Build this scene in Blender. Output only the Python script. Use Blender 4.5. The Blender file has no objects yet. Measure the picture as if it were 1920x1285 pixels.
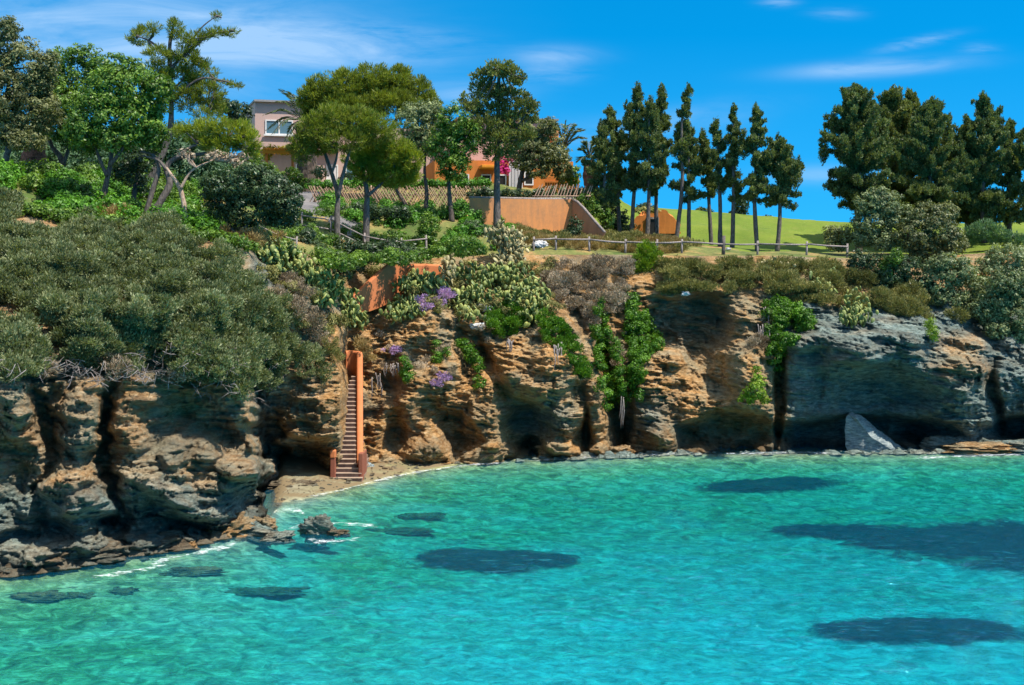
import bpy, math, random
import numpy as np
random.seed(7)
RNG = np.random.default_rng(7)
SC = bpy.context.scene
COL = SC.collection
# ------------------------------------------------------------------ camera
F, H, HZ = 2560.0, 9.5, 500.0          # focal length in photo pixels, eye height, horizon row
cd = bpy.data.cameras.new('camera'); cam = bpy.data.objects.new('camera', cd); COL.objects.link(cam)
cam.location = (0, 0, H); cam.rotation_euler = (math.radians(90), 0, 0)
cd.sensor_width = 36; cd.lens = F/1920*36; cd.shift_y = -(642.5-HZ)/1920; cd.clip_end = 2000; cd.clip_start = .5
SC.camera = cam
# ------------------------------------------------------------------ light
SUN_EL = math.radians(60); SUN_AZ = math.radians(-29)      # azimuth from +X, towards the camera side
sv = np.array([math.cos(SUN_EL)*math.cos(SUN_AZ), math.cos(SUN_EL)*math.sin(SUN_AZ), math.sin(SUN_EL)])
ld = bpy.data.lights.new('sun', 'SUN'); ld.energy = 4.9; ld.angle = math.radians(.5); ld.color = (1, .94, .84)
sun = bpy.data.objects.new('sun', ld); COL.objects.link(sun)
from mathutils import Vector
sun.rotation_euler = Vector(sv).to_track_quat('Z', 'Y').to_euler()
W = bpy.data.worlds.new("World"); SC.world = W; W.use_nodes = True
vs = SC.view_settings; vs.view_transform = 'Standard'; vs.look = 'None'; vs.gamma = 1; vs.use_curve_mapping = False
vs.exposure = 0.6
cy = SC.cycles
cy.max_bounces = 7; cy.diffuse_bounces = 3; cy.glossy_bounces = 3; cy.transmission_bounces = 3
cy.transparent_max_bounces = 16; cy.volume_bounces = 0; cy.caustics_reflective = False; cy.caustics_refractive = False
cy.use_denoising = True; cy.sample_clamp_indirect = 4

class N:
    """tiny node helper"""
    def __init__(s, tree): s.t = tree; tree.nodes.clear()
    def n(s, typ, **kw):
        nd = s.t.nodes.new(typ)
        ins = kw.pop('i', {})
        for k, v in kw.items(): setattr(nd, k, v)
        for k, v in ins.items(): s.put(nd.inputs[k], v)
        return nd
    def put(s, sock, v):
        if isinstance(v, bpy.types.NodeSocket): s.t.links.new(v, sock)
        elif isinstance(v, bpy.types.Node): s.t.links.new(v.outputs[0], sock)
        else:
            if hasattr(sock.default_value, '__len__') and len(sock.default_value) == 4 and len(v) == 3: v = (*v, 1)
            sock.default_value = v
    def m(s, op, a, b=None, c=None, clamp=False):
        nd = s.n('ShaderNodeMath', operation=op, use_clamp=clamp)
        for k, v in enumerate((a, b, c)):
            if v is not None: s.put(nd.inputs[k], v)
        return nd.outputs[0]
    def mix(s, fac, a, b, mode='MIX'):
        nd = s.n('ShaderNodeMix', data_type='RGBA', blend_type=mode)
        s.put(nd.inputs[0], fac); s.put(nd.inputs[6], a); s.put(nd.inputs[7], b)
        return nd.outputs[2]
    def ramp(s, fac, stops):
        nd = s.n('ShaderNodeValToRGB'); s.put(nd.inputs[0], fac)
        e = nd.color_ramp.elements
        while len(e) < len(stops): e.new(.5)
        for k, (p, c) in enumerate(stops):
            e[k].position = p; e[k].color = (*c, 1) if len(c) == 3 else c
        return nd.outputs[0]
    def noise(s, vec, scale, detail=4, rough=.55, dist=0):
        nd = s.n('ShaderNodeTexNoise', i={'Scale': scale, 'Detail': detail, 'Roughness': rough, 'Distortion': dist})
        if vec is not None: s.put(nd.inputs['Vector'], vec)
        return nd.outputs[0]
    def mapr(s, v, a, b, c=0., d=1.):
        nd = s.n('ShaderNodeMapRange', i={0: v, 1: a, 2: b, 3: c, 4: d}); return nd.outputs[0]
    def scale(s, vec, sx, sy, sz, rot=(0, 0, 0)):
        nd = s.n('ShaderNodeMapping', i={'Vector': vec, 'Scale': (sx, sy, sz), 'Rotation': rot}); return nd.outputs[0]

# world: Nishita sky, deep Mediterranean blue, with thin cirrus laid out by direction
w = N(W.node_tree)
tc = w.n('ShaderNodeTexCoord')
sep = w.n('ShaderNodeSeparateXYZ', i={0: tc.outputs['Generated']})
zz = w.m('ADD', w.m('MULTIPLY', w.m('MAXIMUM', sep.outputs[2], 0.0), 1.25), .24)
vec = w.n('ShaderNodeCombineXYZ', i={0: sep.outputs[0], 1: sep.outputs[1], 2: zz})
nv = w.n('ShaderNodeVectorMath', operation='NORMALIZE', i={0: vec.outputs[0]})
sky = w.n('ShaderNodeTexSky', sky_type='NISHITA', sun_disc=False, sun_elevation=SUN_EL,
          sun_rotation=math.radians(90)-SUN_AZ, altitude=200, air_density=1.0, dust_density=0.0, ozone_density=3.0)
w.put(sky.inputs[0], nv.outputs[0])
hs = w.n('ShaderNodeHueSaturation', i={'Hue': .487, 'Saturation': 1.3, 'Value': 1.0, 'Color': sky.outputs[0]})
skyc = w.mix(1.0, hs.outputs[0], (.02, 1.24, 1.48), 'MULTIPLY')
ay = w.m('MAXIMUM', sep.outputs[1], .05)
U = w.m('DIVIDE', sep.outputs[0], ay); V = w.m('DIVIDE', sep.outputs[2], ay)
# paler towards the horizon and to the left
uv = w.n('ShaderNodeCombineXYZ', i={0: U, 1: V, 2: 0.0}).outputs[0]
n1 = w.noise(w.scale(uv, 5, 26, 1, (0, 0, .12)), 1.6, 7, .62, .6)
n2 = w.noise(w.scale(uv, 9, 60, 1, (0, 0, .2)), 2.2, 8, .7, .3)
def cloud(px, py, rx, ry, amt, lo, hi, nn, rot=0.):
    cu, cv = (px-960)/F, (HZ-py)/F
    du = w.m('SUBTRACT', U, cu); dv = w.m('SUBTRACT', w.m('SUBTRACT', V, cv), w.m('MULTIPLY', du, rot))
    a = w.m('POWER', w.m('DIVIDE', du, rx/F), 2.); b = w.m('POWER', w.m('DIVIDE', dv, ry/F), 2.)
    g = w.m('EXPONENT', w.m('MULTIPLY', w.m('ADD', a, b), -1.))
    k = w.m('MULTIPLY', g, w.mapr(nn, lo, hi))
    return w.m('MULTIPLY', k, amt)
cl = [cloud(580, 95, 215, 32, .85, .34, .72, n1, -.04), cloud(170, 45, 340, 80, .85, .28, .66, n1), cloud(440, 75, 260, 50, .55, .28, .66, n1), cloud(700, 60, 160, 20, .3, .35, .6, n2, -.1),
      cloud(1640, 128, 130, 13, .85, .25, .5, n1, .06), cloud(1040, 105, 70, 16, .5, .3, .6, n1), cloud(1030, 135, 60, 20, .3, .3, .6, n2),
      cloud(860, 175, 110, 22, .42, .3, .6, n1), cloud(1290, 225, 130, 24, .38, .3, .65, n1, .15), cloud(1540, 328, 90, 16, .4, .25, .6, n1),
      cloud(1720, 80, 60, 9, .4, .35, .6, n2, .2), cloud(1835, 92, 30, 10, .25, .35, .6, n2), cloud(1570, 25, 40, 10, .22, .35, .6, n2),
      cloud(1460, 5, 30, 8, .4, .3, .6, n2), cloud(430, 170, 160, 40, .35, .3, .7, n1), cloud(1100, 255, 200, 30, .22, .3, .7, n1)]
tot = cl[0]
for c in cl[1:]: tot = w.m('ADD', tot, c)
tot = w.m('MINIMUM', tot, .8)
lowb = w.mapr(V, .0, .17, .26, 0.)
leftb = w.mapr(U, -.42, .05, .18, 0.)
skyc = w.mix(w.m('ADD', lowb, leftb), skyc, (.9, 4.0, 7.6))
skyc = w.mix(tot, skyc, (3.0, 4.7, 6.9))
skyc = w.mix(w.mapr(sep.outputs[2], .25, .6, 0, .8), skyc, (4.6, 5.6, 6.8))      # upper sky whitened beyond the view, added to brighten the shade
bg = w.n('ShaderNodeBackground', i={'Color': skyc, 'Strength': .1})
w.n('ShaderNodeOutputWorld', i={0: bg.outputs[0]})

# ------------------------------------------------------------------ helpers
def P(px, py, Y): return np.array([(px-960)/F*Y, Y, H-(py-HZ)/F*Y])
def Xof(px, Y): return (px-960)/F*Y

def _h(ix, iy, iz):
    h = (ix*374761393 + iy*668265263 + iz*2147483647 + 1013904223) & 0xffffffff
    h = ((h ^ (h >> 13))*1274126177) & 0xffffffff
    h = ((h ^ (h >> 16))*2246822519) & 0xffffffff
    return ((h ^ (h >> 15)) & 0xffffff)/float(0xffffff)
def vnoise(x, y, z=0.):
    x, y, z = np.broadcast_arrays(np.asarray(x, float), np.asarray(y, float), np.asarray(z, float))
    fx, fy, fz = np.floor(x), np.floor(y), np.floor(z)
    ix, iy, iz = fx.astype(np.int64), fy.astype(np.int64), fz.astype(np.int64)
    u, v, t = x-fx, y-fy, z-fz
    u = u*u*u*(u*(u*6-15)+10); v = v*v*v*(v*(v*6-15)+10); t = t*t*t*(t*(t*6-15)+10)
    r = 0
    for a in (0, 1):
        for b in (0, 1):
            for c in (0, 1):
                r = r + _h(ix+a, iy+b, iz+c)*(u if a else 1-u)*(v if b else 1-v)*(t if c else 1-t)
    return r*2-1
def fbm(x, y, z=0., o=4, g=.5):
    s, a, f, tt = 0, 1, 1, 0
    for k in range(o):
        s = s + a*vnoise(x*f+k*17.3, y*f+k*9.1, z*f+k*5.7); tt += a; a *= g; f *= 2.03
    return s/tt

def mesh_obj(name, v, f, mat, parent=None, smooth=False, attrs=None, loc=None):
    v = np.asarray(v, np.float32); me = bpy.data.meshes.new(name)
    if isinstance(f, np.ndarray):
        k = f.shape[1]; nf = len(f)
        me.vertices.add(len(v)); me.vertices.foreach_set('co', v.ravel())
        me.loops.add(nf*k); me.loops.foreach_set('vertex_index', f.astype(np.int32).ravel())
        me.polygons.add(nf); me.polygons.foreach_set('loop_start', np.arange(0, nf*k, k, dtype=np.int32))
        try: me.polygons.foreach_set('loop_total', np.full(nf, k, np.int32))
        except Exception: pass
        me.update(calc_edges=True)
    else:
        me.from_pydata([tuple(map(float, p)) for p in v], [], f); me.update()
    if smooth: me.polygons.foreach_set('use_smooth', np.ones(len(me.polygons), bool))
    for an, (dom, arr) in (attrs or {}).items():
        a = me.attributes.new(an, 'FLOAT', dom); a.data.foreach_set('value', np.asarray(arr, np.float32).ravel())
    if mat is not None: me.materials.append(mat)
    o = bpy.data.objects.new(name, me); COL.objects.link(o)
    if parent is not None: o.parent = parent
    if loc is not None: o.location = loc
    return o
def tag(o, label, cat, group=None, kind=None):
    if label: o['label'] = label
    if cat: o['category'] = cat
    if group: o['group'] = group
    if kind: o['kind'] = kind
    return o
def struct(o): o['kind'] = 'structure'; return o
def thing(name, loc, label, cat, group=None):
    o = bpy.data.objects.new(name, None); COL.objects.link(o); o.location = tuple(map(float, loc)); o.empty_display_size = .3
    return tag(o, label, cat, group)

class MB:
    """collects boxes, tubes and prisms; build() links them as one mesh"""
    def __init__(s): s.v = []; s.f = []
    def add(s, v, f):
        n = len(s.v); s.v += [tuple(map(float, p)) for p in v]; s.f += [tuple(n+i for i in q) for q in f]
    def box(s, x0, x1, y0, y1, z0, z1, rz=0, c=None):
        v = [(x, y, z) for z in (z0, z1) for y in (y0, y1) for x in (x0, x1)]
        if rz:
            cx, cy_ = c if c else ((x0+x1)/2, (y0+y1)/2); co, si = math.cos(rz), math.sin(rz)
            v = [(cx+(x-cx)*co-(y-cy_)*si, cy_+(x-cx)*si+(y-cy_)*co, z) for x, y, z in v]
        s.add(v, [(0, 2, 3, 1), (4, 5, 7, 6), (0, 1, 5, 4), (2, 6, 7, 3), (0, 4, 6, 2), (1, 3, 7, 5)])
        return s
    def tube(s, pts, rad, n=6, wob=0):
        pts = [np.array(p, float) for p in pts]; rings = []; base = len(s.v)
        if not hasattr(rad, '__len__'): rad = [rad]*len(pts)
        for i, p in enumerate(pts):
            d = pts[min(i+1, len(pts)-1)]-pts[max(i-1, 0)]; d = d/(np.linalg.norm(d)+1e-9)
            a = np.cross(d, (0.31, .9, .2)); a /= np.linalg.norm(a)+1e-9; b = np.cross(d, a)
            for k in range(n):
                t = 2*math.pi*k/n; r = rad[i]*(1+wob*random.uniform(-1, 1))
                s.v.append(tuple(p+(a*math.cos(t)+b*math.sin(t))*r))
        for i in range(len(pts)-1):
            for k in range(n):
                q = base+i*n; s.f.append((q+k, q+(k+1) % n, q+n+(k+1) % n, q+n+k))
        s.f.append(tuple(base+k for k in range(n))[::-1]); s.f.append(tuple(base+(len(pts)-1)*n+k for k in range(n)))
        return s
    def build(s, name, mat, parent=None, smooth=False, bevel=0):
        v = np.array(s.v)
        if parent is not None: v = v-np.array(parent.location)
        o = mesh_obj(name, v, s.f, mat, parent, smooth)
        if bevel:
            m = o.modifiers.new('bevel', 'BEVEL'); m.width = bevel; m.segments = 2; m.limit_method = 'ANGLE'
        return o
def spline(pts, n):
    """catmull-rom through control points"""
    pts = [np.array(p, float) for p in pts]; out = []
    for i in range(len(pts)-1):
        p0, p1, p2, p3 = pts[max(i-1, 0)], pts[i], pts[i+1], pts[min(i+2, len(pts)-1)]
        for k in range(n):
            t = k/n; out.append(.5*((2*p1)+(-p0+p2)*t+(2*p0-5*p1+4*p2-p3)*t*t+(-p0+3*p1-3*p2+p3)*t**3))
    out.append(pts[-1]); return out

# ------------------------------------------------------------------ materials
def mat(name):
    m = bpy.data.materials.new(name); m.use_nodes = True; return m, N(m.node_tree)
def out(n, sh, vol=None, disp=None):
    o = n.n('ShaderNodeOutputMaterial'); 
    if sh is not None: n.put(o.inputs[0], sh)
    if vol is not None: n.put(o.inputs[1], vol)
def princ(n, col, rough=.8, normal=None, spec=.3, **kw):
    b = n.n('ShaderNodeBsdfPrincipled', i={'Base Color': col, 'Roughness': rough, 'Specular IOR Level': spec})
    for k, v in kw.items(): n.put(b.inputs[k.replace('_', ' ')], v)
    if normal is not None: n.put(b.inputs['Normal'], normal)
    return b.outputs[0]
def bump(n, h, strength=.5, dist=.05):
    return n.n('ShaderNodeBump', i={'Strength': strength, 'Distance': dist, 'Height': h}).outputs[0]
LEAFM = {}
def leafmat(name, dark, mid, light, tr=.3, rough=.5, spec=.35):
    m, n = mat(name)
    at = n.n('ShaderNodeAttribute', attribute_name='rnd')
    c = n.ramp(at.outputs['Fac'], [(0, dark), (.5, mid), (1, light)])
    p = princ(n, c, rough, spec=spec)
    t = n.n('ShaderNodeBsdfTranslucent', i={'Color': n.mix(1., c, (1.25, 1.3, .5), 'MULTIPLY')})
    mx = n.n('ShaderNodeMixShader', i={0: tr, 1: p, 2: t.outputs[0]}); out(n, mx.outputs[0]); return m
M = {}
M['mastic'] = leafmat('mastic_leaf', (.035, .05, .018), (.145, .17, .065), (.37, .39, .19), .28)
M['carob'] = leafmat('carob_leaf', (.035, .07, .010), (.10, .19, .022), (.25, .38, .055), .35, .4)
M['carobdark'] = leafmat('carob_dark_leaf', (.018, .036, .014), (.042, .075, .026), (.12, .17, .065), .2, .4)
M['olive'] = leafmat('olive_leaf', (.05, .062, .022), (.14, .155, .055), (.30, .30, .12), .3)
M['pine'] = leafmat('pine_needle', (.06, .075, .010), (.16, .20, .02), (.32, .35, .05), .35)
M['pinebright'] = leafmat('bright_pine_needle', (.08, .10, .01), (.23, .27, .02), (.40, .44, .05), .38)
M['cypress'] = leafmat('cypress_spray', (.03, .05, .014), (.115, .15, .045), (.27, .31, .10), .32)
M['cypresswarm'] = leafmat('warm_cypress_spray', (.04, .055, .014), (.14, .165, .04), (.30, .32, .09), .32)
M['hedge'] = leafmat('hedge_leaf', (.025, .08, .006), (.07, .2, .012), (.16, .36, .03), .3)
M['vine'] = leafmat('vine_leaf', (.02, .065, .003), (.065, .17, .008), (.16, .31, .02), .32)
M['lime'] = leafmat('lime_shrub_leaf', (.05, .10, .005), (.15, .25, .012), (.30, .42, .03), .32)
M['greygreen'] = leafmat('grey_green_leaf', (.045, .065, .022), (.16, .20, .08), (.34, .38, .17), .25)
M['tamarisk'] = leafmat('tamarisk_leaf', (.04, .09, .04), (.10, .19, .09), (.2, .3, .13), .3)
M['heather'] = leafmat('dry_heather', (.10, .07, .04), (.30, .22, .14), (.56, .45, .32), .1, .8)
M['scrub'] = leafmat('olive_scrub', (.07, .075, .018), (.19, .185, .05), (.40, .34, .12), .2, .7)
M['dry'] = leafmat('dry_grass', (.14, .09, .03), (.32, .22, .08), (.5, .38, .16), .2, .8)
M['lavender'] = leafmat('lavender_flower', (.26, .15, .30), (.52, .31, .60), (.75, .52, .80), .2, .7)
M['bougain'] = leafmat('bougainvillea_flower', (.35, .01, .12), (.65, .03, .25), (.8, .1, .4), .3, .7)
M['yellowvine'] = leafmat('yellow_vine_leaf', (.12, .13, .01), (.35, .32, .02), (.6, .45, .04), .3)
M['frond'] = leafmat('palm_frond', (.03, .05, .02), (.08, .12, .04), (.18, .22, .09), .2)
M['cactus'] = leafmat('cactus_pad', (.04, .065, .016), (.14, .18, .042), (.38, .38, .10), .0, .5, .4)
M['cactuspink'] = leafmat('cactus_pad_bleached', (.07, .07, .025), (.24, .20, .085), (.50, .42, .20), .0, .5, .4)
M['seagrass'] = leafmat('seagrass', (.006, .012, .012), (.012, .022, .022), (.02, .035, .035), .0, .9, 0)

def bark(name, c1, c2):
    m, n = mat(name); tc = n.n('ShaderNodeTexCoord').outputs['Object']
    k = n.noise(n.scale(tc, 6, 6, 1.6), 3, 5, .65)
    out(n, princ(n, n.ramp(k, [(.35, c1), (.65, c2)]), .9, bump(n, k, .7, .05))); return m
M['bark'] = bark('bark', (.045, .032, .024), (.16, .12, .095))
M['barkgrey'] = bark('grey_bark', (.055, .045, .04), (.19, .155, .13))
M['barkpale'] = bark('pale_bark', (.28, .17, .11), (.5, .38, .28))
M['palmbark'] = bark('palm_bark', (.09, .03, .02), (.30, .13, .08))
M['twig'] = bark('dry_twig', (.14, .11, .10), (.36, .31, .28))
M['wood'] = bark('weathered_wood', (.17, .13, .11), (.38, .32, .29))
M['lattice'] = bark('lattice_wood', (.28, .16, .10), (.50, .34, .24))

def plaster(name, c, stain=.25, c2=None):
    m, n = mat(name); tc = n.n('ShaderNodeTexCoord').outputs['Object']
    a = n.noise(tc, .9, 6, .7); b = n.noise(n.scale(tc, 3, 3, .5), 1.3, 4, .6); f = n.noise(tc, 14, 4, .6)
    d = tuple(x*.55 for x in c) if c2 is None else c2
    k = n.m('MULTIPLY', n.mapr(n.m('ADD', n.m('MULTIPLY', a, .5), n.m('MULTIPLY', b, .5)), .42, .62), stain)
    col = n.mix(k, c, d); col = n.mix(n.mapr(f, .3, .7, 0, .12), col, (.02, .015, .01))
    out(n, princ(n, col, .85, bump(n, f, .35, .02), .2)); return m
M['terracotta'] = plaster('terracotta_plaster', (.62, .20, .075), .35)
M['terradark'] = plaster('dark_terracotta_plaster', (.30, .10, .06), .4)
M['orange'] = plaster('orange_plaster', (.66, .22, .05), .45)
M['ochre'] = plaster('ochre_plaster', (.72, .29, .10), .5, (.26, .16, .10))
M['wing'] = plaster('shaded_ochre_plaster', (.50, .27, .15), .5)  # ochre wall colour darkened, painting in the shade of the left-facing wing
M['pink'] = plaster('pink_plaster', (.56, .38, .32), .15)
M['pinkdark'] = plaster('mauve_plaster', (.42, .31, .25), .3)
M['white'] = plaster('white_paint', (.75, .73, .70), .15)
M['greyroof'] = plaster('grey_roof', (.30, .28, .27), .3)
M['curtain'] = plaster('white_curtain', (.70, .66, .66), .2)
M['awning'] = plaster('orange_awning', (.72, .28, .03), .2)
M['step'] = plaster('stone_step', (.30, .19, .14), .7, (.10, .07, .06))
M['steptop'] = plaster('stone_tread', (.42, .30, .22), .6, (.18, .12, .09))
m, n = mat('window_glass'); out(n, princ(n, (.10, .19, .24), .08, spec=.6)); M['glass'] = m
m, n = mat('dark_opening'); out(n, princ(n, (.02, .018, .016), .5)); M['dark'] = m

# rock: schist laminations, ochre where oxidised, grey green below / to the right
def rockmat(name, fixed=None):
    m, n = mat(name); g = n.n('ShaderNodeNewGeometry').outputs['Position']
    if fixed is None:
        grey = n.n('ShaderNodeAttribute', attribute_name='grey').outputs['Fac']
        lay = n.n('ShaderNodeAttribute', attribute_name='lay').outputs['Fac']
        damp = n.n('ShaderNodeAttribute', attribute_name='damp').outputs['Fac']
    else: grey, lay, damp = fixed
    a = n.noise(g, .45, 6, .62, .3); b = n.noise(n.scale(g, 1.2, 1.2, 6.5, (0, .18, 0)), 1.5, 6, .68, .4)
    f = n.noise(n.scale(g, 3, 3, 16, (0, .2, 0)), 1.8, 5, .7, .2); sp = n.noise(g, 3.2, 6, .7)
    och = n.ramp(b, [(.28, (.12, .055, .018)), (.41, (.46, .23, .075)), (.54, (.70, .39, .15)), (.72, (.82, .64, .40))])
    och = n.mix(n.mapr(a, .45, .65), och, (.48, .36, .19))
    gr = n.ramp(b, [(.28, (.06, .08, .07)), (.45, (.19, .245, .215)), (.6, (.32, .40, .35)), (.75, (.60, .62, .50))])
    gr = n.mix(n.mapr(sp, .52, .66, 0, .6), gr, (.07, .12, .14))
    col = n.mix(n.m('ADD', grey, n.mapr(a, .3, .7, -.25, .25), clamp=True), och, gr)
    col = n.mix(n.m('MULTIPLY', lay, .45), col, (.10, .075, .05))
    col = n.mix(n.mapr(f, .5, .68, 0, .42), col, (.12, .09, .06))
    col = n.mix(n.mapr(n.noise(g, 1.1, 5, .6), .6, .72, 0, .35), col, (.62, .50, .34))
    col = n.mix(n.m('MULTIPLY', damp, .8), col, (.035, .032, .026))
    hh = n.m('ADD', n.m('MULTIPLY', f, 1.), n.m('MULTIPLY', sp, .6))
    out(n, princ(n, col, .88, bump(n, hh, 1., .26), .2)); return m
M['rock'] = rockmat('schist_rock')
M['rockgrey'] = rockmat('grey_schist', (.95, .1, .0))
M['rockochre'] = rockmat('ochre_schist', (.15, .1, .1))
M['rockdark'] = rockmat('wet_dark_schist', (.6, .4, .55))
m, n = mat('pale_grey_stone'); g = n.n('ShaderNodeNewGeometry').outputs['Position']
f = n.noise(n.scale(g, 2, 2, 7, (.2, .7, 0)), 1.6, 6, .7)
out(n, princ(n, n.ramp(f, [(.3, (.08, .11, .13)), (.5, (.22, .26, .26)), (.7, (.42, .44, .40))]), .8, bump(n, f, .8, .12), .25)); M['slab'] = m
m, n = mat('white_stone'); g = n.n('ShaderNodeNewGeometry').outputs['Position']; f = n.noise(g, 4, 5, .7)
out(n, princ(n, n.ramp(f, [(.3, (.35, .34, .33)), (.6, (.75, .73, .70))]), .8, bump(n, f, .6, .05))); M['whitestone'] = m

m, n = mat('earth'); g = n.n('ShaderNodeNewGeometry').outputs['Position']
a = n.noise(g, .5, 5, .6); b = n.noise(g, 5, 5, .7)
c = n.ramp(a, [(.38, (.08, .13, .025)), (.54, (.22, .21, .06)), (.68, (.46, .25, .10))])
c = n.mix(n.mapr(b, .35, .65, .5, 0), c, (.05, .05, .02)); out(n, princ(n, c, .95, bump(n, b, .7, .08))); M['earth'] = m
m, n = mat('lawn_grass'); g = n.n('ShaderNodeNewGeometry').outputs['Position']
a = n.noise(g, .22, 4, .6); b = n.noise(g, 9, 4, .8)
c = n.ramp(a, [(.35, (.11, .175, .025)), (.65, (.20, .255, .035))])
c = n.mix(n.mapr(n.noise(g, 1.1, 4, .7), .5, .68, 0, .5), c, (.24, .24, .06)); c = n.mix(n.mapr(b, .35, .7, .5, 0), c, (.06, .09, .01)); out(n, princ(n, c, .9, bump(n, b, .8, .06), .1)); M['lawn'] = m
m, n = mat('path_stone'); g = n.n('ShaderNodeNewGeometry').outputs['Position']
a = n.noise(g, 1.2, 5, .6); out(n, princ(n, n.ramp(a, [(.35, (.10, .095, .10)), (.65, (.22, .20, .19))]), .9, bump(n, a, .4, .05))); M['path'] = m
# sand: the bed is weedy rock to the left, pale sand to the right
m, n = mat('sand_bed'); g = n.n('ShaderNodeNewGeometry').outputs['Position']
weed = n.n('ShaderNodeAttribute', attribute_name='weed').outputs['Fac']; wet = n.n('ShaderNodeAttribute', attribute_name='wet').outputs['Fac']
a = n.noise(n.scale(g, .4, .7, 1), .5, 6, .7, .6); b = n.noise(n.scale(g, .8, .8, 1), 2.2, 5, .7, .8)
# pale and dark sand ripples, colour also painting in caustics and wave streaks
sand = n.mix(n.mapr(b, .35, .65), (.20, .25, .215), (.62, .65, .57))
wd = n.ramp(b, [(.32, (.06, .075, .03)), (.5, (.23, .27, .10)), (.68, (.56, .58, .28))])
k = n.m('ADD', weed, n.mapr(a, .35, .65, -.28, .28), clamp=True)
c = n.mix(k, sand, wd); c = n.mix(wet, c, (.20, .15, .085))
out(n, princ(n, c, .9, bump(n, b, .3, .05), .1)); M['sand'] = m
# water
m, n = mat('sea_water'); g = n.n('ShaderNodeNewGeometry').outputs['Position']
r2 = n.noise(n.scale(g, 2.4, 5.2, 1, (0, 0, -.12)), 2.2, 4, .6, .5)
bm = bump(n, r2, .8, .10)
fr = n.n('ShaderNodeFresnel', i={'IOR': 1.33, 'Normal': bm}).outputs[0]
gl = n.n('ShaderNodeBsdfGlossy', i={'Color': (.45, .64, .78, 1), 'Roughness': .05, 'Normal': bm})
tr = n.n('ShaderNodeBsdfTransparent', i={'Color': (.96, .98, .98, 1)})
df = n.n('ShaderNodeBsdfDiffuse', i={'Color': (.0, .30, .55, 1), 'Normal': bm})      # light scattered back by the water itself
body = n.n('ShaderNodeMixShader', i={0: .085, 1: tr.outputs[0], 2: df.outputs[0]})
mx = n.n('ShaderNodeMixShader', i={0: n.m('MINIMUM', fr, .75), 1: body.outputs[0], 2: gl.outputs[0]})
va = n.n('ShaderNodeVolumeAbsorption', i={'Color': (0., .915, .97, 1), 'Density': .72})
out(n, mx.outputs[0], va.outputs[0]); M['water'] = m
m, n = mat('weedy_reef'); g = n.n('ShaderNodeNewGeometry').outputs['Position']; f = n.noise(g, 2.5, 6, .7)
out(n, princ(n, n.ramp(f, [(.35, (.035, .03, .018)), (.5, (.13, .10, .045)), (.7, (.30, .24, .12))]), .9, bump(n, f, .8, .1), 0)); M['reef'] = m
m, n = mat('seagrass_meadow'); g = n.n('ShaderNodeNewGeometry').outputs['Position']; f = n.noise(n.scale(g, .6, .8, 1), 1.3, 7, .75, .8)
dn = n.n('ShaderNodeAttribute', attribute_name='den').outputs['Fac']
al = n.mapr(n.m('ADD', dn, n.m('MULTIPLY', n.m('SUBTRACT', f, .5), 2.3)), -.05, .40)
p = princ(n, n.ramp(f, [(.35, (.006, .012, .014)), (.65, (.03, .045, .04))]), .9, None, 0); tr = n.n('ShaderNodeBsdfTransparent')
mx = n.n('ShaderNodeMixShader', i={0: al, 1: tr.outputs[0], 2: p}); out(n, mx.outputs[0]); M['seagrassmat'] = m
m, n = mat('sea_foam'); g = n.n('ShaderNodeNewGeometry').outputs['Position']
f = n.noise(n.scale(g, 1, 1.8, 1), 2.6, 6, .75, .5); e = n.n('ShaderNodeAttribute', attribute_name='edge').outputs['Fac']
k = n.mapr(n.m('ADD', f, n.m('MULTIPLY', e, .30)), .74, .92, 0, .85)
p = princ(n, (.80, .84, .86), .7); tr = n.n('ShaderNodeBsdfTransparent')
mx = n.n('ShaderNodeMixShader', i={0: k, 1: tr.outputs[0], 2: p}); out(n, mx.outputs[0]); M['foam'] = m

# ------------------------------------------------------------------ the cliff, a relief in ray coordinates (column, height)
KEYS = [(-420, [(430, 50), (700, 40), (1130, 38)]),
 (-60, [(372, 55), (560, 46), (690, 43.0), (1080, 41.6)]),
 (0, [(385, 55), (560, 47), (700, 43.6), (1060, 42.2)]),
 (190, [(405, 56), (560, 48.5), (700, 45.6), (1045, 44.6)]),
 (400, [(440, 57), (560, 51), (690, 48.2), (1010, 47.2)]),
 (484, [(455, 59), (560, 54), (700, 50.2), (890, 49.5), (980, 49.8)]),
 (506, [(462, 61), (560, 58), (700, 57.5), (905, 60)]),
 (600, [(480, 65), (560, 62.5), (640, 61), (700, 60.4), (850, 60.2), (905, 61)]),
 (636, [(490, 68), (560, 65.5), (640, 63.0), (700, 61.6), (800, 60.6), (905, 60.6)]),
 (652, [(490, 70), (560, 68.5), (640, 67.8), (700, 67), (800, 64), (905, 61.2)]),
 (690, [(488, 72), (600, 69), (700, 67), (850, 64.3), (900, 63.5)]),
 (780, [(486, 73), (600, 69), (700, 66.6), (862, 65)]),
 (900, [(480, 75), (560, 71.5), (600, 69.8), (720, 67.4), (862, 66)]),
 (1000, [(478, 76), (560, 71.8), (620, 69.3), (740, 67.6), (858, 67)]),
 (1120, [(478, 76), (560, 73), (700, 70.2), (855, 69.0)]),
 (1170, [(478, 76), (560, 73.6), (700, 71.4), (855, 69.8)]),
 (1300, [(480, 76), (545, 74.0), (700, 71.4), (850, 69.9)]),
 (1450, [(480, 76), (555, 73.6), (700, 70.8), (850, 70.2)]),
 (1600, [(485, 77), (590, 72.8), (670, 69.4), (750, 69.8), (850, 71)]),
 (1760, [(480, 79), (600, 73), (690, 69.4), (780, 70), (850, 70.8)]),
 (1920, [(470, 80), (620, 74), (700, 71), (850, 71)]),
 (2500, [(470, 80), (620, 72), (700, 68), (860, 67.5)])]
KX = np.array([k[0] for k in KEYS], float)
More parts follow.
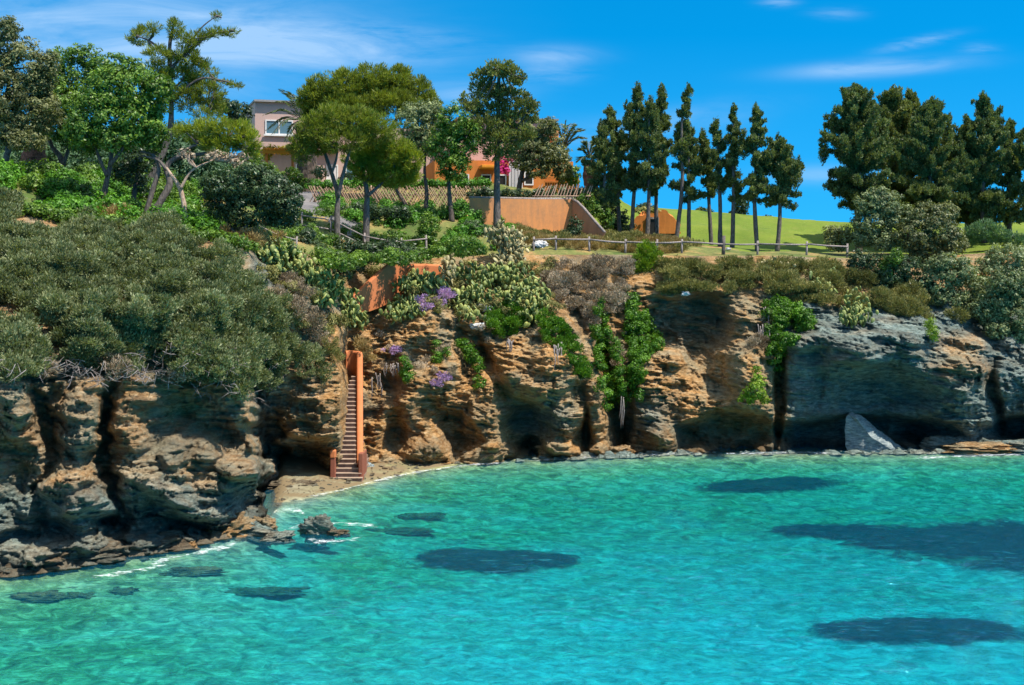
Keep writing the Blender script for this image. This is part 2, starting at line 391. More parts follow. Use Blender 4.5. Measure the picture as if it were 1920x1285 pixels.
YT = np.array([k[1][0][0] for k in KEYS], float)
def base_depth(px, py):
    px = np.asarray(px, float); py = np.asarray(py, float)
    A = np.stack([np.interp(py, [a for a, _ in k[1]], [b for _, b in k[1]]) for k in KEYS])
    i = np.clip(np.searchsorted(KX, px)-1, 0, len(KX)-2); t = np.clip((px-KX[i])/(KX[i+1]-KX[i]), 0, 1)
    t = np.where((KX[i+1]-KX[i]) > 45, t*t*(3-2*t)*.5+t*.5, t)
    a = np.take_along_axis(A, i[None], 0)[0]; b = np.take_along_axis(A, (i+1)[None], 0)[0]
    return a*(1-t)+b*t
# relief: (cx, cy, rx, ry, metres (+ = recess, - = bulge), sharpness, rotation in degrees)
REL = [
 # left headland
 (20, 760, 45, 70, -1.3, 1.5, 0), (84, 790, 22, 110, .8, 1.3, -6), (70, 930, 16, 50, .8, 1.3, 12), (155, 800, 36, 95, -1.4, 1.5, 4), (203, 800, 14, 80, .9, 1.3, 5), (212, 940, 14, 70, 1.1, 1.4, -6),
 (125, 925, 66, 50, -1.7, 1.3, -10), (95, 945, 20, 22, .9, 1.2, 20), (60, 1000, 70, 28, .9, 1.6, 0), (20, 900, 24, 50, .5, 1.3, 0),
 (150, 1000, 30, 35, -.3, 1.3, 0), (250, 850, 30, 110, -.7, 1.5, 0), (320, 790, 34, 60, .5, 1.4, 0), (310, 860, 28, 35, -.9, 1.3, 0),
 (250, 985, 55, 18, .9, 1.6, 0), (390, 770, 60, 60, .9, 1.5, 0), (380, 850, 36, 26, -1.0, 1.3, -20),
 (330, 930, 70, 18, -1.0, 1.6, 14), (380, 965, 75, 14, -.9, 1.7, 18), (460, 888, 58, 22, -1.5, 1.8, 4), (400, 915, 60, 12, -.6, 1.8, 5),
 (475, 945, 40, 26, 1.2, 1.8, 0), (345, 985, 70, 12, 1.0, 1.8, 14), (420, 820, 40, 30, .8, 1.4, 0),
 # wall beside the stairs and cave below it
 (560, 870, 50, 36, 2.0, 1.7, 0), (530, 840, 22, 60, 1.6, 1.5, 0), (575, 800, 45, 40, -.6, 1.4, 0), (600, 740, 36, 50, -.5, 1.5, 0),
 (545, 720, 28, 40, .5, 1.4, 0),
 # centre bay
 (706, 790, 18, 60, -.4, 1.4, 6), (740, 820, 22, 45, 1.1, 1.5, 0), (730, 715, 30, 34, .7, 1.4, 20), (790, 660, 30, 24, .8, 1.5, -35),
 (775, 740, 30, 45, -.4, 1.4, 15), (800, 842, 42, 24, -.7, 1.5, 0), (812, 760, 22, 36, .7, 1.4, -10), (852, 815, 30, 50, 1.8, 1.6, -12),
 (840, 700, 34, 46, -.9, 1.4, 20), (912, 775, 32, 70, -.9, 1.6, -6), (895, 822, 12, 34, .7, 1.4, -8), (925, 850, 45, 14, -.9, 1.6, 0),
 (870, 655, 14, 55, .7, 1.4, -20), (925, 690, 13, 62, 1.3, 1.5, -30),
 (985, 805, 40, 55, 1.5, 1.7, 0), (1010, 700, 85, 52, -1.5, 1.9, 4), (1000, 845, 26, 24, 1.4, 1.6, 0),
 (1062, 790, 22, 60, -.8, 1.5, 14), (1060, 846, 36, 14, -1.0, 1.6, 0), (1095, 820, 7, 50, 1.1, 1.7, 0),
 (1116, 785, 18, 70, -.8, 1.5, -4), (1085, 640, 22, 60, -.5, 1.4, -28), (1075, 600, 12, 50, .8, 1.5, -30),
 (1148, 720, 14, 150, 1.7, 1.6, -8), (1120, 850, 30, 12, -.7, 1.5, 0),
 (1178, 790, 12, 70, 1.1, 1.5, 4), (1225, 760, 44, 70, -.5, 1.6, 0), (1265, 665, 34, 20, -1.3, 1.5, 14), (1248, 822, 30, 36, -1.1, 1.4, 30),
 (1290, 825, 20, 34, 1.0, 1.5, 0), (1300, 615, 74, 62, 2.3, 2.0, -6), (1330, 700, 60, 38, 1.2, 1.5, 35), (1300, 548, 90, 8, -.5, 1.7, -2),
 (1395, 600, 44, 30, -.6, 1.5, 0), (1385, 700, 60, 60, -.9, 1.7, 12), (1425, 745, 36, 30, -.5, 1.4, 0),
 (1370, 812, 82, 40, 1.9, 2.4, 0), (1464, 750, 10, 100, 1.2, 1.8, 3),
 # right grey block, overhanging
 (1520, 640, 40, 20, -.8, 1.7, 0), (1500, 720, 30, 90, -.3, 1.6, 0), (1660, 640, 95, 26, -1.3, 2.2, -4), (1640, 606, 60, 18, -.5, 1.8, -8),
 (1640, 742, 105, 56, 1.7, 2.4, 0), (1660, 672, 100, 9, -.6, 2., -3), (1655, 772, 70, 12, -.4, 1.6, -4), (1600, 815, 150, 34, 2.3, 2.4, 0), (1805, 700, 42, 40, -1.1, 1.5, -25), (1805, 770, 46, 50, -.3, 1.6, 0),
 (1745, 810, 50, 30, 1.9, 1.8, 0), (1868, 740, 12, 70, 1.4, 1.5, -5), (1890, 690, 40, 50, -.4, 1.5, 0), (1910, 805, 60, 24, 2.6, 1.9, 0),
 (1850, 640, 60, 18, -.4, 1.6, 0), (1840, 612, 55, 26, .8, 1.4, 0)]
def relief(px, py):
    s = np.zeros_like(px)
    for cx, cyy, rx, ry, a, sh, rot in REL:
        r = math.radians(rot); dx, dy = px-cx, py-cyy
        u = (dx*math.cos(r)+dy*math.sin(r))/rx; v = (-dx*math.sin(r)+dy*math.cos(r))/ry
        s += a*1.35*np.exp(-np.clip((u*u+v*v), 0, 40)**(sh*1.15))
    return s
def cliff_depth(px, py, fine=True):
    px = np.asarray(px, float); py = np.asarray(py, float)
    wx = px+fbm(px/60, py/60, 3., 3)*14; wy = py+fbm(px/60, py/60, 8., 3)*10
    ex = np.exp(-((px-500)/70)**2)
    wx = wx+ex*(fbm(py/26, px/40, 5., 3)*26+24*np.clip((860-py)/30, 0, 1))
    lf = np.clip((440-px)/60, 0, 1); wx = wx+lf*(fbm(px/90, py/38, 15., 4)*34+vnoise(px*0, py/15, 3.)*5)
    Y = base_depth(wx, py)+relief(wx, wy)
    if fine:
        X = Xof(px, Y); Z = H-(py-HZ)/F*Y
        yt = np.interp(px, KX, YT); fade = np.clip((py-yt-25)/70, 0, 1)
        Y = Y+fbm(X*.4, Z*.3, 1., 4, .55)*1.5*fade
        rb = 1-.5*np.clip((px-1460)/30, 0, 1)*np.clip((1770-px)/30, 0, 1)*np.clip((py-640)/40, 0, 1); fade = fade*rb
        # sedimentary shelves
        q = Z+.13*X+.55*fbm(X*.22, Z*.5, 4., 3)
        mod = .5+.5*np.clip(fbm(X*.4, Z*.4, 9., 2)*1.6+.5, 0, 1)
        s = 0
        for fq, am in ((.75, .34), (1.9, .15)):
            ph = q*fq+fbm(X*.6*fq**.3, Z*.2, fq, 2)*.6; fr_ = ph-np.floor(ph)
            h = _h(np.floor(ph).astype(np.int64), 3, int(fq*10))
            s = s+am*(.5+h)*((fr_**2.2)-.4)
        Y = Y-s*mod*fade*.8
        # broken blocks of schist: random set-back per block of each layer
        wq = q+.10*fbm(X*1.3, Z*1.3, 2., 3); wX = X+.25*fbm(X*.8, Z*.8, 7., 3)
        for lh, lw, am in ((.62, 1.5, .42), (.27, .75, .26), (.12, .38, .19), (.055, .2, .09)):
            la = np.floor(wq/lh).astype(np.int64); sh_ = _h(la, 11, int(lh*100))*lw*3
            lb_ = np.floor((wX+sh_)/lw).astype(np.int64); h = _h(la, lb_, int(lw*100))
            Y = Y+(h-.5)*am*fade*(.35+.65*mod)*1.25
        Y = Y+fbm(X*1.1, Z*1.3, 6., 5, .62)*.62*fade-np.abs(fbm(X*2.6, Z*3.2, 12., 4, .6))*.34*fade
    return Y
def on_cliff(px, py, off=0.):
    a = np.array([0, 6, -6, 0, 0.]); b_ = np.array([0, 0, 0, 6, -6.])
    Y = float(cliff_depth(px+a, py+b_).min())-off
    return P(px, py, Y)

px = np.arange(-420, 2500, 2.3); nr = 285
yt = np.interp(px, KX, YT); yb = 500+10.4*F/base_depth(px, np.full_like(px, 1200.))
v = np.linspace(0, 1, nr)[:, None]
PX = np.repeat(px[None], nr, 0); PY = yt[None]+(yb-yt)[None]*v
CY = cliff_depth(PX, PY)
CZ = H-(PY-HZ)/F*CY; CX = Xof(PX, CY)
TOPY = CY[0].copy(); TOPZ = CZ[0].copy(); TOPPX = px.copy()
vv = np.stack([CX, CY, CZ], -1).reshape(-1, 3)
nc = len(px); idx = np.arange(nr*nc).reshape(nr, nc)
ff = np.stack([idx[:-1, :-1], idx[1:, :-1], idx[1:, 1:], idx[:-1, 1:]], -1).reshape(-1, 4)
# rock colour: ochre in the upper middle, grey green right and low left
def rock_attrs(px_, py_, X, Z):
    px_ = px_+fbm(px_/30, py_/30, 4., 3)*22; py_ = py_+fbm(px_/30, py_/30, 9., 3)*16
    yt_ = np.interp(px_, KX, YT)
    g = np.clip((px_-1452)/36, 0, 1)*np.clip((py_-yt_-75)/20, 0, 1)*(1-.75*np.exp(-((px_-1800)/48)**4-((py_-670)/50)**4))
    g = np.maximum(g, np.clip((py_-870)/60, 0, 1)*np.clip((560-px_)/60, 0, 1)*.9)
    g = np.maximum(g, .30*np.clip((620-px_)/40, 0, 1))
    g = np.maximum(g, np.exp(-((px_-1010)/60)**2-((py_-790)/36)**2)*.9)
    g = np.maximum(g, np.exp(-((px_-1215)/50)**2-((py_-780)/40)**2)*.8)
    g = np.maximum(g, np.exp(-((px_-1300)/90)**2-((py_-610)/60)**2)*.55)
    g = np.maximum(g, .06); g = np.maximum(g, .8*np.exp(-((px_-500)/34)**2))
    q = Z+.13*X+.55*fbm(X*.22, Z*.5, 4., 3); lay = (vnoise(q*3.3, q*0+1, 0.) > .25)*1.
    damp = np.clip((.62-Z)/.5, 0, 1)*(.72-.5*np.clip((px_-640)/100, 0, 1)*np.clip((1180-px_)/100, 0, 1))
    return g, lay*(.5+.5*vnoise(X*.8, Z*.8)), damp
gA, lA, dA = rock_attrs(PX, PY, CX, CZ)
struct(mesh_obj('cliff', vv, ff, M['rock'], None, False, {'grey': ('POINT', gA), 'lay': ('POINT', lA), 'damp': ('POINT', dA)}))

# ------------------------------------------------------------------ plateau ground
GC = [(-500, 330, 60), (-200, 320, 66), (0, 340, 66), (62, 345, 75), (190, 400, 62), (60, 400, 58), (280, 412, 60), (345, 440, 60), (443, 470, 59), (250, 330, 80),
      (0, 290, 95), (300, 330, 90), (500, 440, 66), (600, 400, 76), (590, 375, 84), (560, 360, 92), (640, 443, 71), (690, 440, 73), (760, 440, 74), (620, 390, 80),
      (800, 400, 80), (850, 405, 80), (650, 385, 85), (750, 386, 85), (900, 384, 85), (500, 345, 100), (700, 345, 100), (900, 345, 100), (1100, 352, 98),
      (840, 470, 75), (932, 436, 79), (1050, 445, 79), (1100, 450, 79), (1000, 474, 76), (1170, 443, 82), (1220, 448, 82), (1267, 455, 82), (1350, 462, 81), (1457, 470, 80),
      (1190, 392, 112), (1270, 396, 112), (1350, 405, 112), (1440, 413, 112), (1540, 421, 112), (1660, 425, 112), (1900, 420, 110), (1580, 478, 78), (1700, 475, 82), (1900, 440, 90),
      (1230, 420, 96), (1400, 430, 96), (1540, 440, 96), (2200, 430, 95), (2400, 440, 110), (1100, 380, 115), (1040, 445, 77.5), (1200, 470, 77.5), (1400, 476, 77.5)]
GP = np.array([P(*c) for c in GC]+[(x, 150, 7) for x in range(-100, 120, 20)]+[(x, 230, -3) for x in range(-160, 200, 30)]
              +[(Xof(p_, 128), 128, 12.5) for p_ in range(900, 2300, 120)])
def Gz(X, Y):
    d2 = (X[..., None]-GP[:, 0])**2+(1.0*(Y[..., None]-GP[:, 1]))**2
    wgt = 1/(d2+5.)**2.2
    return (wgt*GP[:, 2]).sum(-1)/wgt.sum(-1)
def ground_z(px_, Y):
    px_ = np.asarray(px_, float); Y = np.asarray(Y, float)
    ys = np.interp(px_, TOPPX, TOPY); zs = np.interp(px_, TOPPX, TOPZ)
    g0 = Gz(Xof(px_, ys), ys); g = Gz(Xof(px_, Y), Y)
    return g+(zs-g0)*np.exp(-np.maximum(Y-ys, 0)/2.2)
gp = np.arange(-420, 2500, 7.); ts = np.concatenate([np.arange(0, 50, .45), np.arange(50, 90, 2), np.arange(90, 200, 8.)])
ys = np.interp(gp, TOPPX, TOPY)
GPX = np.repeat(gp[None], len(ts), 0); GY = ys[None]+ts[:, None]
GZ = ground_z(GPX, GY); GX = Xof(GPX, GY)
GZ = GZ+fbm(GX*.5, GY*.5, 2., 4)*.16*np.clip(ts[:, None]/2, 0, 1)
GZ[0] -= .05
idx = np.arange(GX.size).reshape(GX.shape)
gf = np.stack([idx[:-1, :-1], idx[:-1, 1:], idx[1:, 1:], idx[1:, :-1]], -1).reshape(-1, 4)
gv = np.stack([GX, GY, GZ], -1).reshape(-1, 3)
fpx = GPX[:-1, :-1].ravel(); fy = GY[:-1, :-1].ravel()
PATH = [(560, 95), (575, 88), (592, 83), (600, 79), (625, 76), (690, 74.2), (765, 73.5)]
def in_path(a, b):
    r = np.zeros(len(a), bool); X, Yy = Xof(a, b), b
    pts = spline([(Xof(p_, y), y) for p_, y in PATH], 8)
    for q in pts: r |= (X-q[0])**2+(Yy-q[1])**2 < 1.15**2
    return r
mp = in_path(fpx, fy)
ml = (fpx > 1085) & (fy > 82.5+2.*np.sin(fpx/60)-(fpx-1200)*.006) & ~mp
for nm, msk, mt in (('ground', ~(mp | ml), 'earth'), ('lawn', ml, 'lawn'), ('path', mp, 'path')):
    q = gf[msk]; u, inv = np.unique(q, return_inverse=True)
    struct(mesh_obj(nm, gv[u], inv.reshape(q.shape), M[mt], None, True))
def on_ground(px_, Y, dz=0.):
    return np.array([Xof(px_, Y), Y, float(ground_z(np.array([px_]), np.array([float(Y)]))[0])+dz])

# ------------------------------------------------------------------ sea bed, beach, water
SH = [(-420, 1123), (0, 1078), (120, 1062), (200, 1046), (330, 1028), (440, 1000), (490, 985), (505, 968), (530, 945), (600, 930), (690, 908), (760, 890), (860, 872), (960, 864),
      (1100, 860), (1300, 852), (1460, 852), (1750, 850), (1920, 848), (2500, 860)]
sx = np.arange(-420, 2500, 8.); shy = H*F/(np.interp(sx, [a for a, _ in SH], [b for _, b in SH])-HZ)
bt = np.concatenate([np.arange(-14, 6, .25), np.arange(6, 60, 1.5)])   # metres from the shore towards the camera, negative inland
BPX = np.repeat(sx[None], len(bt), 0); BY = shy[None]-bt[:, None]; BY = np.maximum(BY, 3.)
BX = Xof(BPX, BY)
steep = np.interp(sx, [-420, 0, 480, 560, 900, 1300, 1900], [.16, .17, .12, .10, .10, .13, .13])[None]
deep = np.interp(sx, [-420, 0, 480, 900, 1500, 1900], [1.0, .95, 1.1, 1.3, 1.6, 1.7])[None]
T = bt[:, None]
inl = np.clip((BPX-505)/25, 0, 1)*np.clip((1010-BPX)/40, 0, 1)
BZ = np.where(T < 0, -T*.075*inl-.18*(1-inl), -deep*(1-np.exp(-np.maximum(T, 0)*steep/deep*1.2)))
BZ = BZ+fbm(BX*.6, BY*.6, 5., 4)*.10*np.clip(np.abs(T)/1.5, 0, 1)+.012*vnoise(BX*2, BY*2)
weed = np.clip(.95-(BPX-150)/800-(.5*np.clip((T-8)/30, 0, 1)), 0, 1)*np.where(BPX < 560, 1, 1)
weed = np.maximum(weed, .85*np.exp(-((T-2.)/3.5)**2)*(.6+.4*(BPX > 950)))
weed = np.maximum(weed, np.clip((32-T)/20, 0, 1)*.82*np.clip((BPX-460)/200, 0, 1))
for cx_, cy_, rx_, ry_, a_ in ((1180, 880, 160, 7, .7), (1560, 868, 200, 6, .6), (1000, 1000, 260, 16, .35), (1100, 960, 300, 14, .3), (1750, 940, 200, 12, .3)):
    bpy_ = HZ+(H-BZ)*F/BY; weed = np.maximum(weed, (a_+.5)*np.exp(-((BPX-cx_)/rx_)**2-((bpy_-cy_)/ry_)**2))
wet = np.clip(1-(T+.6)/1.0, 0, 1)*.75*(T < .4)+.9*np.clip(fbm(BX*.9, BY*1.6, 4., 4)*2.2+.35, 0, 1)*(T < -.4)+0*BX
idx = np.arange(BX.size).reshape(BX.shape)
bf = np.stack([idx[:-1, :-1], idx[:-1, 1:], idx[1:, 1:], idx[1:, :-1]], -1).reshape(-1, 4)[:, ::-1]
bv = np.stack([BX, BY, BZ], -1).reshape(-1, 3)
fz = BZ.ravel()[bf].max(1)
for nm, msk in (('beach', fz > 0.01), ('seabed', fz <= 0.01)):
    q = bf[msk]; u, inv = np.unique(q, return_inverse=True)
    struct(mesh_obj(nm, bv[u], inv.reshape(q.shape), M['sand'], None, True, {'weed': ('POINT', weed.ravel()[u]), 'wet': ('POINT', wet.ravel()[u])}))
wp = np.arange(-420, 2501, 3.2); rows = np.concatenate([H*F/np.array([4., 8., 14., 20., 24., 27.])+HZ, np.arange(1360, 838, -.85), H*F/np.array([76., 84., 95.])+HZ])
WPX, WY_ = np.meshgrid(wp, H*F/(rows-HZ)); WX = Xof(WPX, WY_)
def waves(x, y):
    x, y = x+.5*fbm(x*.3, y*.3, 1., 2), y+.4*fbm(x*.35, y*.3, 4., 2)
    a = fbm(x*1.2+.15*y, y*2.9, 2., 3, .6); b_ = 1-2*np.abs(vnoise(x*1.7-.3*y, y*4.2, 6.)); c = vnoise(x*3.4+.4*y, y*8.0, 9.); g_ = .55+.45*np.clip(fbm(x*.12, y*.16, 3., 3)*1.6+.4, 0, 1)
    return (a*.056+b_*.024*g_+c*.018*g_)
WZ = waves(WX, WY_)*np.clip((WY_-20)/8, 0, 1)*np.clip((78-WY_)/6, 0, 1)*(.55+.45*np.clip((64-WY_)/20, 0, 1))
nr_, nc_ = WX.shape; idx = np.arange(nr_*nc_).reshape(nr_, nc_)
top = np.stack([idx[:-1, :-1], idx[:-1, 1:], idx[1:, 1:], idx[1:, :-1]], -1).reshape(-1, 4)
ring = np.concatenate([idx[0, :], idx[1:, -1], idx[-1, -2::-1], idx[-2:0:-1, 0]]); wv = np.stack([WX, WY_, WZ], -1).reshape(-1, 3)
low = wv[ring].copy(); low[:, 2] = -4.; nb = len(ring); li = np.arange(nb)+len(wv); jn = np.roll(np.arange(nb), -1)
side = np.stack([ring, li, li[jn], ring[jn]], -1)
cen = np.array([[0, 45, -4.]]); ci = len(wv)+nb
bot = np.stack([li, np.full(nb, ci), np.full(nb, ci), li[jn]], -1)
wob = mesh_obj('water', np.concatenate([wv, low, cen]), np.concatenate([top, side]), M['water'], None, True)
import bmesh
bm_ = bmesh.new(); bm_.from_mesh(wob.data); bm_.verts.ensure_lookup_table(); cv = bm_.verts[ci]
for k in range(nb): bm_.faces.new((bm_.verts[int(li[k])], cv, bm_.verts[int(li[jn[k]])]))
bmesh.ops.recalc_face_normals(bm_, faces=list(bm_.faces)); bm_.to_mesh(wob.data); bm_.free(); struct(wob)
def bed_z(px_, Y):
    px_ = np.asarray(px_, float); t = np.interp(px_, sx, shy)-Y
    st = np.interp(px_, [-420, 0, 480, 560, 900, 1300, 1900], [.16, .17, .12, .10, .10, .13, .13]); dp = np.interp(px_, [-420, 0, 480, 900, 1500, 1900], [1.0, .95, 1.1, 1.3, 1.6, 1.7])
    return -dp*(1-np.exp(-np.maximum(t, 0)*st/dp*1.2))
def bed_at(px_, py_):
    """where the line of sight meets the bed"""
    Y = H*F/(py_-HZ)
    for _ in range(10): Y = (H-bed_z(px_, Y))*F/(py_-HZ)
    return Y, bed_z(px_, Y)

# seagrass beds: low uneven meadows on the sand, thinning out at the rim
def seagrass(label, blobs, n, seed):
    B = np.array(blobs, float); x0, x1 = (B[:, 0]-B[:, 2]*1.9).min(), (B[:, 0]+B[:, 2]*1.9).max(); y0, y1 = (B[:, 1]-B[:, 3]*2.2).min(), (B[:, 1]+B[:, 3]*2.2).max()
    gx, gy = np.meshgrid(np.arange(x0, x1, 4.), np.arange(y0, y1, 1.3)); den = np.full(gx.shape, -1.)
    for b_ in B: den = np.maximum(den, 1.15-np.sqrt(((gx-b_[0])/b_[2])**2+((gy-b_[1])/b_[3])**2))
    Y, z = bed_at(gx, gy); X = Xof(gx, Y); z = z+.05+.22*np.clip(den, 0, .4)+.05*vnoise(X*3, Y*3, seed); V = np.stack([X, Y, z], -1).reshape(-1, 3)
    k = np.arange(gx.size).reshape(gx.shape); f = np.stack([k[:-1, :-1], k[:-1, 1:], k[1:, 1:], k[1:, :-1]], -1).reshape(-1, 4); f = f[den.ravel()[f].max(1) > -.3]
    u, inv = np.unique(f, return_inverse=True); c0 = V[u].mean(0)
    o = mesh_obj('seagrass_bed', V[u]-c0, inv.reshape(f.shape), M['seagrassmat'], None, True, {'den': ('POINT', den.ravel()[u])}, tuple(c0))
    return tag(o, label, 'seagrass', 'dark seagrass beds under the water')
def cards(c, nrm, L, asp, r, along=None):
    n = len(c); nrm = nrm/(np.linalg.norm(nrm, axis=1, keepdims=True)+1e-9)
    t = r.normal(size=(n, 3)) if along is None else along+r.normal(size=(n, 3))*.35
    t = t-nrm*(t*nrm).sum(1, keepdims=True) if along is None else t
    t /= np.linalg.norm(t, axis=1, keepdims=True)+1e-9
    b = np.cross(nrm, t); b /= np.linalg.norm(b, axis=1, keepdims=True)+1e-9
    l = (L/2)[:, None]; w_ = l*asp
    v = np.stack([c+t*l, c+b*w_+t*l*.15, c-t*l, c-b*w_+t*l*.15], 1).reshape(-1, 3)
    return v, np.arange(4*n).reshape(n, 4), np.clip(r.beta(2, 2, n), 0, 1)
seagrass('dark oval seagrass bed in mid bay, twin lobed, below the stairs side of the cove', [(860, 1052, 75, 20), (925, 1066, 60, 13), (960, 1050, 90, 14), (1030, 1052, 55, 10), (905, 1058, 120, 15)], 11000, 1)
seagrass('small brown black oval seagrass bed close to the cliff shore', [(1400, 915, 80, 12), (1480, 908, 85, 10), (1440, 912, 100, 11)], 9000, 2)
seagrass('largest deep blue seagrass bed stretching to the right edge of the water', [(1900, 1020, 240, 38), (1760, 1015, 150, 24), (1580, 1000, 110, 13), (1520, 996, 70, 8), (1950, 1040, 160, 34), (2080, 1030, 180, 50), (1680, 1022, 90, 10)], 34000, 3)
seagrass('lowest dark blue seagrass bed, near the bottom right of the water', [(1700, 1188, 160, 25), (1800, 1190, 130, 20), (1620, 1182, 100, 14), (1740, 1182, 140, 20)], 13000, 4)

# ------------------------------------------------------------------ foliage tools
def leaves(lumps, size, r, asp=.45, dens=1., mode='leaf', zcut=True):
    """lumps: (centre, radii) in metres -> leaf cards gathered in sub clumps"""
    C, Nn, L, A, RB = [], [], [], [], []
    for c, rad in lumps:
        c = np.array(c, float); rad = np.array(rad, float)
        R = float(np.prod(rad)**(1/3)); sr = min(max(.24*R, .2), .5) if mode != 'plume' else min(max(.6*R, .1), .3)
        k = int(max(3 if R < .3 else 5, 6.6*dens*(rad[0]*rad[2]+rad[0]*rad[1]+rad[1]*rad[2])/3/(sr*sr)))
        d = r.normal(size=(k, 3)); d /= np.linalg.norm(d, axis=1, keepdims=True)
        q = r.uniform(.35, 1.02, (k, 1))**.6; sc = c+d*rad*q
        rr = sr*r.uniform(.6, 1.35, k); m = np.maximum(10, (2.6*math.pi*rr*rr/(size*size*asp)*.62)).astype(int)
        tint = r.normal(0, .13, k)+r.normal(0, .09)
        I = np.repeat(np.arange(k), m); n = len(I)
        e = r.normal(size=(n, 3)); e /= np.linalg.norm(e, axis=1, keepdims=True)
        s3 = np.array([1, 1, .75]) if mode != 'plume' else np.array([.7, .7, 1.35])
        pos = sc[I]+e*rr[I][:, None]*s3*(r.uniform(.25, 1., (n, 1))**.5)
        C.append(pos); Nn.append(e*.9+d[I]*.5+np.array([0, 0, .35])+r.normal(size=(n, 3))*.45)
        L.append(size*r.uniform(.65, 1.4, n)); RB.append(tint[I])
        if mode in ('needle', 'plume'):
            A.append(e*.6+d[I]*.5+np.array([0, 0, .75 if mode == 'plume' else .65]))
    C, Nn, L, RB = map(np.concatenate, (C, Nn, L, RB)); al = np.concatenate(A) if A else None
    if al is not None: Nn = np.cross(al, r.normal(size=al.shape))
    v, f, a = cards(C, Nn, L, asp, r, al)
    return v, f, np.clip(a*.75+.12+RB, 0, 1)
def px_lumps(L, Y, depth=.8, jit=.5, r=random):
    """ellipses given in photo pixels at distance Y -> solid ellipsoids"""
    o = []
    for q in L:
        cx, cyy, rx, ry = q[:4]; y = Y+(q[4] if len(q) > 4 else r.uniform(-jit, jit))
        s = y/F; rr = (rx+ry)/2*s
        o.append((P(cx, cyy, y), (rx*s, max(rr*depth, .25), ry*s)))
    return o
def foliage(name, lumps, size, matname, parent=None, asp=.45, dens=1., mode='leaf', seed=1, stuff=False):
    r = np.random.default_rng(seed)
    v, f, a = leaves(lumps, size, r, asp, dens, mode)
    c0 = np.array(parent.location) if parent is not None else None
    loc = None
    if c0 is None:
        loc = v.mean(0); loc[2] = v[:, 2].min(); c0 = loc
    return mesh_obj(name, v-c0, f, M[matname], parent, False, {'rnd': ('FACE', a)}, None if parent is not None else tuple(map(float, loc)))
SEED = [100]
def ns(): SEED[0] += 1; return SEED[0]

def tree(name, label, cat, base, Y, lumps, trunks, leafm, size=.15, barkm='bark', asp=.45, dens=1., mode='leaf', rt=.16, limbs=8, group=None, jit=.7, depth=.8):
    """base px; lumps and trunk lines in photo pixels at distance Y"""
    b0 = on_ground(base, Y, -.15); t = thing(name, b0, label, cat, group)
    LL = px_lumps(lumps, Y, depth, jit)
    mb = MB(); tips = []
    for tr_ in trunks:
        pts = [P(a, c, Y+(k*.12 if k else 0)) for k, (a, c) in enumerate(tr_[0])]
        if tr_[1] if len(tr_) > 1 else True:
            pts[0] = np.array([pts[0][0], Y, min(pts[0][2], float(ground_z(np.array([tr_[0][0][0]]), np.array([float(Y)]))[0])-.15)])
        sp = spline(pts, 5); r0 = rt*(tr_[2] if len(tr_) > 2 else 1.)
        mb.tube(sp, [r0*(1.15-.75*i/(len(sp)-1)) for i in range(len(sp))], 8, .1); tips += [sp[int(len(sp)*.6)], sp[-1]]
    for c, rad in LL:                                       # limbs out to the clumps
        for _ in range(max(1, limbs//len(LL)+1)):
            e = np.array(c)+np.array([random.uniform(-.6, .6)*rad[0], random.uniform(-.6, .6)*rad[1], random.uniform(-.3, .5)*rad[2]])
            s = min(tips, key=lambda q: np.linalg.norm(q-e)); mid = (s+e)/2+np.array([random.uniform(-.2, .2), random.uniform(-.2, .2), -.15*np.linalg.norm(e-s)*.4])
            mb.tube(spline([s, mid, e], 3), [rt*.34, rt*.32, rt*.28, rt*.24, rt*.2, rt*.14, rt*.08], 5)
    mb.build('trunk', M[barkm], t, True)
    foliage('crown', LL, size, leafm, t, asp, dens, mode, ns())
    return t
def bush(name, label, cat, lumps, Y, leafm, size=.12, asp=.45, dens=1., mode='leaf', group=None, jit=.3, depth=.9, twigs=0):
    LL = px_lumps(lumps, Y, depth, jit)
    o = foliage(name, LL, size, leafm, None, asp, dens, mode, ns())
    return tag(o, label, cat, group)
# ------------------------------------------------------------------ stairway in the cove
# parts of parts keep world-built vertices relative to the thing: helper
def sub(mb, name, m_, thing_, part, **k):
    o = mb.build(name, m_, thing_, **k); o.parent = part; return o
def build_stairs():
    N_ = 24; y0, y1, z0, z1 = 60.1, 65.3, .02, 4.25
    t = thing('stairway', (Xof(650, 60), 60, 0), 'long flight of brown stone steps climbing the cliff from the small beach', 'stairs')
    for k in range(N_):
        a = k/N_; ya = y0+(y1-y0)*a; z = z0+(z1-z0)*(k+1)/N_
        if k < 4: xl, xr = 622+k*1.2, 679-k*1.5
        else: xl, xr = 634+(k-4)*.95+random.uniform(-1.2, 1.2), 667
        if k >= 20: xl += (k-19)*1.6
        X0, X1 = Xof(xl, ya), Xof(xr, ya); q = random.uniform(-.012, .012)
        s = MB().box(X0, X1, ya, y1+.6-.004*k, z-.20, z-.034, 0).build('step', M['step'], t, bevel=.015)
        sub(MB().box(X0-.02, X1+.012, ya-.045+q, ya+(y1-y0)/N_+.03, z-.033, z+.012+q*.4), 'tread', M['steptop'], t, s, bevel=.012)
    return t
build_stairs()
